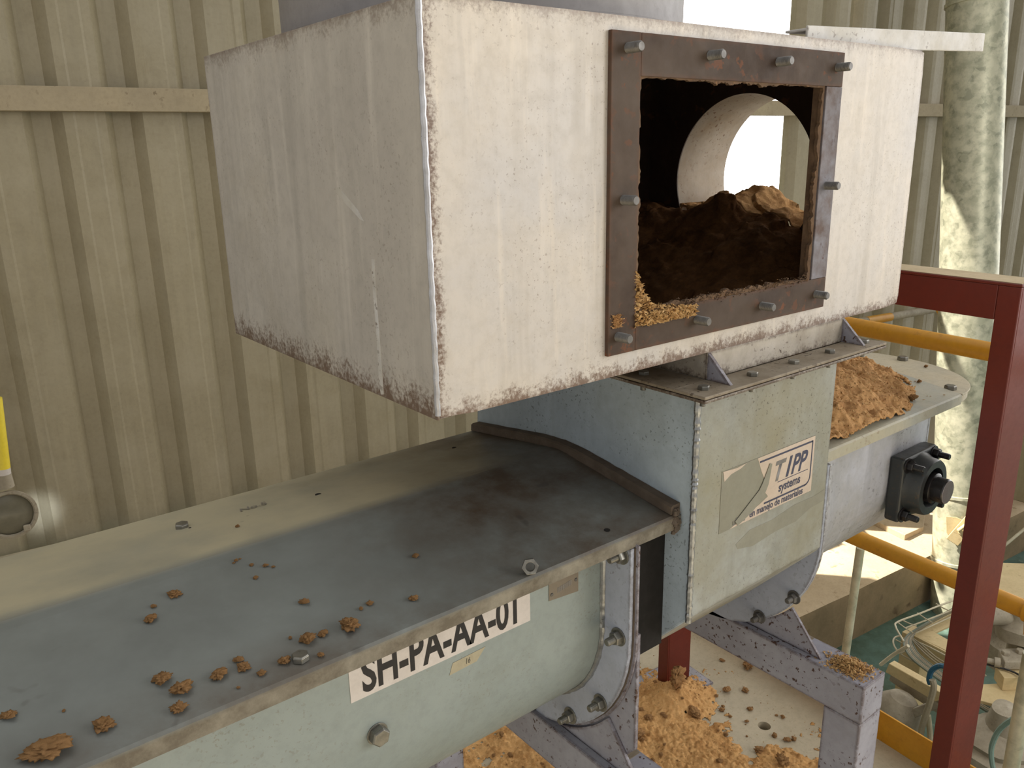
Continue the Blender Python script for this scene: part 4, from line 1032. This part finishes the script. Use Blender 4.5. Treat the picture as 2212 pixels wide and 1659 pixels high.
path_tube([(2130, 1300), (2060, 1330), (1990, 1362), (1975, 1368)], .0036, 'rod', 'wire', wt, zz=-.60)
for (x, y, x2, y2) in ((1940, 1345, 1972, 1367), (1982, 1324, 2014, 1345), (2022, 1304, 2052, 1320), (1950, 1340, 1980, 1352), (2062, 1290, 2092, 1308)):
    path_tube([(x, y), ((x+x2)/2, (y+y2)/2+1), (x2, y2)], .003, 'rung', 'wire', wt, zz=-.53)
path_tube([(1958, 1374), (1935, 1376), (1930, 1390), (1945, 1412), (1985, 1435), (2060, 1475)], .0042, 'rod', 'wire', wt, zz=-.66)
path_tube([(1948, 1378), (1990, 1390), (2060, 1425), (2130, 1460)], .004, 'rod', 'wire', wt, zz=-.62)
path_tube([(1935, 1382), (1960, 1395)], .003, 'rung', 'wire', wt, zz=-.64); path_tube([(1945, 1412), (1965, 1402)], .003, 'rung', 'wire', wt, zz=-.64)
ca = []
for i in range(7):
    o_ = i*2.7
    ca = path_tube([(2100, 1294+o_*.4), (2030, 1330+o_*.3), (1975+o_*.5, 1362), (1956+o_*.9, 1378), (1954+o_*1.2, 1398-o_*.2), (1972+o_, 1425-o_*.5), (2020+o_*.6, 1462-o_*.8), (2080, 1504-o_*1.2), (2150, 1548-o_*1.6), (2225, 1590-o_*1.7)], .0047, 'cable', 'cable' if i % 3 else 'greencable', None, zz=-.58-.004*i)
    tag(ca, 'dusty grey cable in the bundle bending round the wire tray corner', 'cable', 'cables in the bundle at the wire tray')
for i in range(3):
    q_ = path_tube([(1962, 1372), (1990, 1392+6*i), (2030, 1425+6*i), (2090, 1455+6*i)], .0035, 'cable', 'cable', None, zz=-.60)
    tag(q_, 'thin loose dusty cable hanging inside the wire tray corner', 'cable', 'thin loose cables at the wire tray')
q_ = path_tube([(1902, 1436), (1930, 1414), (1962, 1395)], .008, 'support_rod', 'wire', None, d_=3.0); tag(q_, 'pale slanting rod reaching up to the wire tray', 'rod')
q_ = path_tube([(2046, 1442), (2030, 1438), (2013, 1448), (2007, 1466), (2010, 1478)], .011, 'blue_hose', 'bluehose', None, d_=2.95); tag(q_, 'short dark blue hose loop left of the red post', 'hose')
q_ = path_tube([(2014, 1468), (2017, 1485), (2008, 1520), (1998, 1550), (1990, 1580), (1986, 1620)], .013, 'flexible_hose', 'cable', None, d_=2.93); tag(q_, 'dusty flexible hose hanging down left of the red post', 'hose')
# dusty round motor behind the support leg
mo = empty('dusty_motor', 'dusty rounded motor between the right support leg and the red post', 'motor')
c = A3(1925, 1525, 3.0); m = MB(); m.lathe(c+Vector((0, 0, -.14)), (0.1, -.2, 1), [(0, .09), (.10, .10), (.16, .088), (.20, .055), (.215, 0)], 32); m.build('body', 'greymetal', mo, smooth=True)
m = MB(); m.cyl(c+Vector((0, 0, -.9)), c+Vector((0, 0, -.13)), .07, 20); m.build('stand', 'beige', mo, smooth=True)
for i, (x, y, x2, y2) in enumerate(((1990, 1560, 1984, 1659), (2005, 1545, 2012, 1620))):
    m = MB(); m.cyl(A3(x, y, 3.2), A3(x2, y2, 3.2), .012, 10); tag(m.build('slim_post', 'wire', smooth=True), ['thin dusty upright below the brace, left of the red post', 'thin dusty upright nearest the red post'][i], 'post')
# right of the red post: table top, valve, plate, covers
zz_ = -.55
m = MB(); m.prism([at_z(x, y, zz_) for x, y in ((2120, 1214), (2260, 1218), (2290, 1330), (2205, 1294), (2150, 1268))], (0, 0, -.03)); tt = m.build('machine_table', 'beige', bevel=.003); tag(tt, 'dusty beige machine table top right of the red post', 'machine table')
m = MB(); cpp = at_z(2230, 1250, zz_-.03); m.box((cpp.x-.03, cpp.y-.03, -1.69), (cpp.x+.03, cpp.y+.03, zz_-.03)); m.build('leg', 'beige', tt)
zv = -.45
va = empty('valve_block', 'grey bolted valve body on a beige block with a black lead', 'valve')
m = MB(); m.prism([at_z(x, y, zv) for x, y in ((2100, 1508), (2118, 1478), (2230, 1472), (2240, 1528), (2165, 1526))], (0, 0, -.014)); m.build('mounting_plate', 'beige', va, bevel=.002)
m = MB(); bs = [at_z(x, y, zv) for x, y in ((2164, 1492), (2240, 1490), (2240, 1462), (2146, 1466))]; m.prism([b+Vector((0, 0, .0005)) for b in bs], (0, 0, .06)); m.build('block', 'beige', va, bevel=.002)
m = MB(); bs2 = [at_z(x, y, zv+.065) for x, y in ((2168, 1447), (2240, 1447), (2240, 1415), (2154, 1418))]; m.prism(bs2, (0, 0, .038)); m.build('body', 'greymetal', va, bevel=.004)
for (x, y) in ((2172, 1409), (2203, 1406)):
    m = MB(); hexhead(m, at_z(x, y+4, zv+.103), (0, 0, 1), .017, .016); m.build('bolt', 'greymetal', va, bevel=.002)
q0 = at_z(2160, 1432, zv+.085); q1 = at_z(2125, 1425, zv+.085); m = MB(); m.cyl(q0, q1, .011, 14); m.cyl(q0, q0.lerp(q1, .35), .02, 14); m.build('nozzle', 'greymetal', va, smooth=True)
path_tube([(2120, 1432), (2150, 1440), (2185, 1450), (2205, 1462), (2222, 1490)], .004, 'lead', 'black', va, zz=zv+.07)
c = at_z(2200, 1400, -.75); m = MB(); m.lathe(c+Vector((.1, 0, -.12)), (0, 0, 1), [(0, .20), (.12, .20), (.17, .15), (.19, 0)], 36); tag(m.build('round_cover', 'greymetal', None, smooth=True), 'round dusty cover behind the valve body', 'cover')
# lumpy dusty machine at the bottom right
lm = empty('dusty_pump', 'lumpy dust covered pump at the lower right corner behind the green hose', 'pump')
c = A3(2165, 1590, 3.0)
m = MB(); m.lathe(c+Vector((0, .0, -.18)), (0, 0, 1), [(0, .03), (0, .13), (.03, .16), (.08, .15), (.10, .17), (.13, .165), (.15, .13), (.17, .14), (.20, .10), (.22, .06), (.30, .05), (.31, 0)], 40)
for v in m.v: v += Vector((1, 1, .6))*.016*mn.noise(v*9)
m.build('casing', 'greymetal', lm, smooth=True)
m = MB(); m.lathe(c+Vector((0, 0, -.7)), (0, 0, 1), [(0, .15), (.45, .13), (.50, .10), (.50, 0)], 30); m.build('lower_casing', 'greymetal', lm, smooth=True)
m = MB(); m.cyl(c+Vector((.02, 0, -1.2)), c+Vector((.02, 0, -.6)), .09, 24); m.build('stand', 'darkmachine', lm, smooth=True)
q_ = path_tube([(2230, 1545), (2195, 1550), (2160, 1575), (2143, 1610), (2142, 1640), (2150, 1680)], .0095, 'green_hose', 'greenhose', None, d_=2.8); tag(q_, 'pale green hose curving down in the lower right corner', 'hose')
# small pump behind, under the table
c = A3(2205, 1352, 3.4); m = MB(); m.lathe(c+Vector((0, 0, -.05)), (0, 0, 1), [(0, .09), (.06, .10), (.10, .07), (.14, .07), (.15, 0)], 24)
for v in m.v: v += Vector((1, 1, .6))*.012*mn.noise(v*14)
m.cyl(c+Vector((0, 0, .05))-CR*.05, c+Vector((0, 0, .05))-CR*.17, .04, 16); m.cyl(c+Vector((0, 0, -1.4)), c+Vector((0, 0, -.05)), .04, 12)
tag(m.build('small_motor', 'greymetal', smooth=True), 'small dusty motor under the yellow rail at the right border', 'motor')
# pale column foot by the right border
P = at_z(2203, 1085, -1.285); m = MB(); m.obox(P+Vector((.12, 0, 2.2)), E1, E2, Vector((0, 0, 1)), .10, .06, 2.2); tag(m.build('wall_column', 'sheet', bevel=.004), 'pale steel column standing on the ledge at the right border', 'column')
m = MB(); m.cyl(at_z(2168, 1180, -1.40), at_z(2240, 1120, -1.25), .012, 10); tag(m.build('slanting_rod', 'wire', smooth=True), 'thin pale rod slanting before the ledge right of the red post', 'rod')
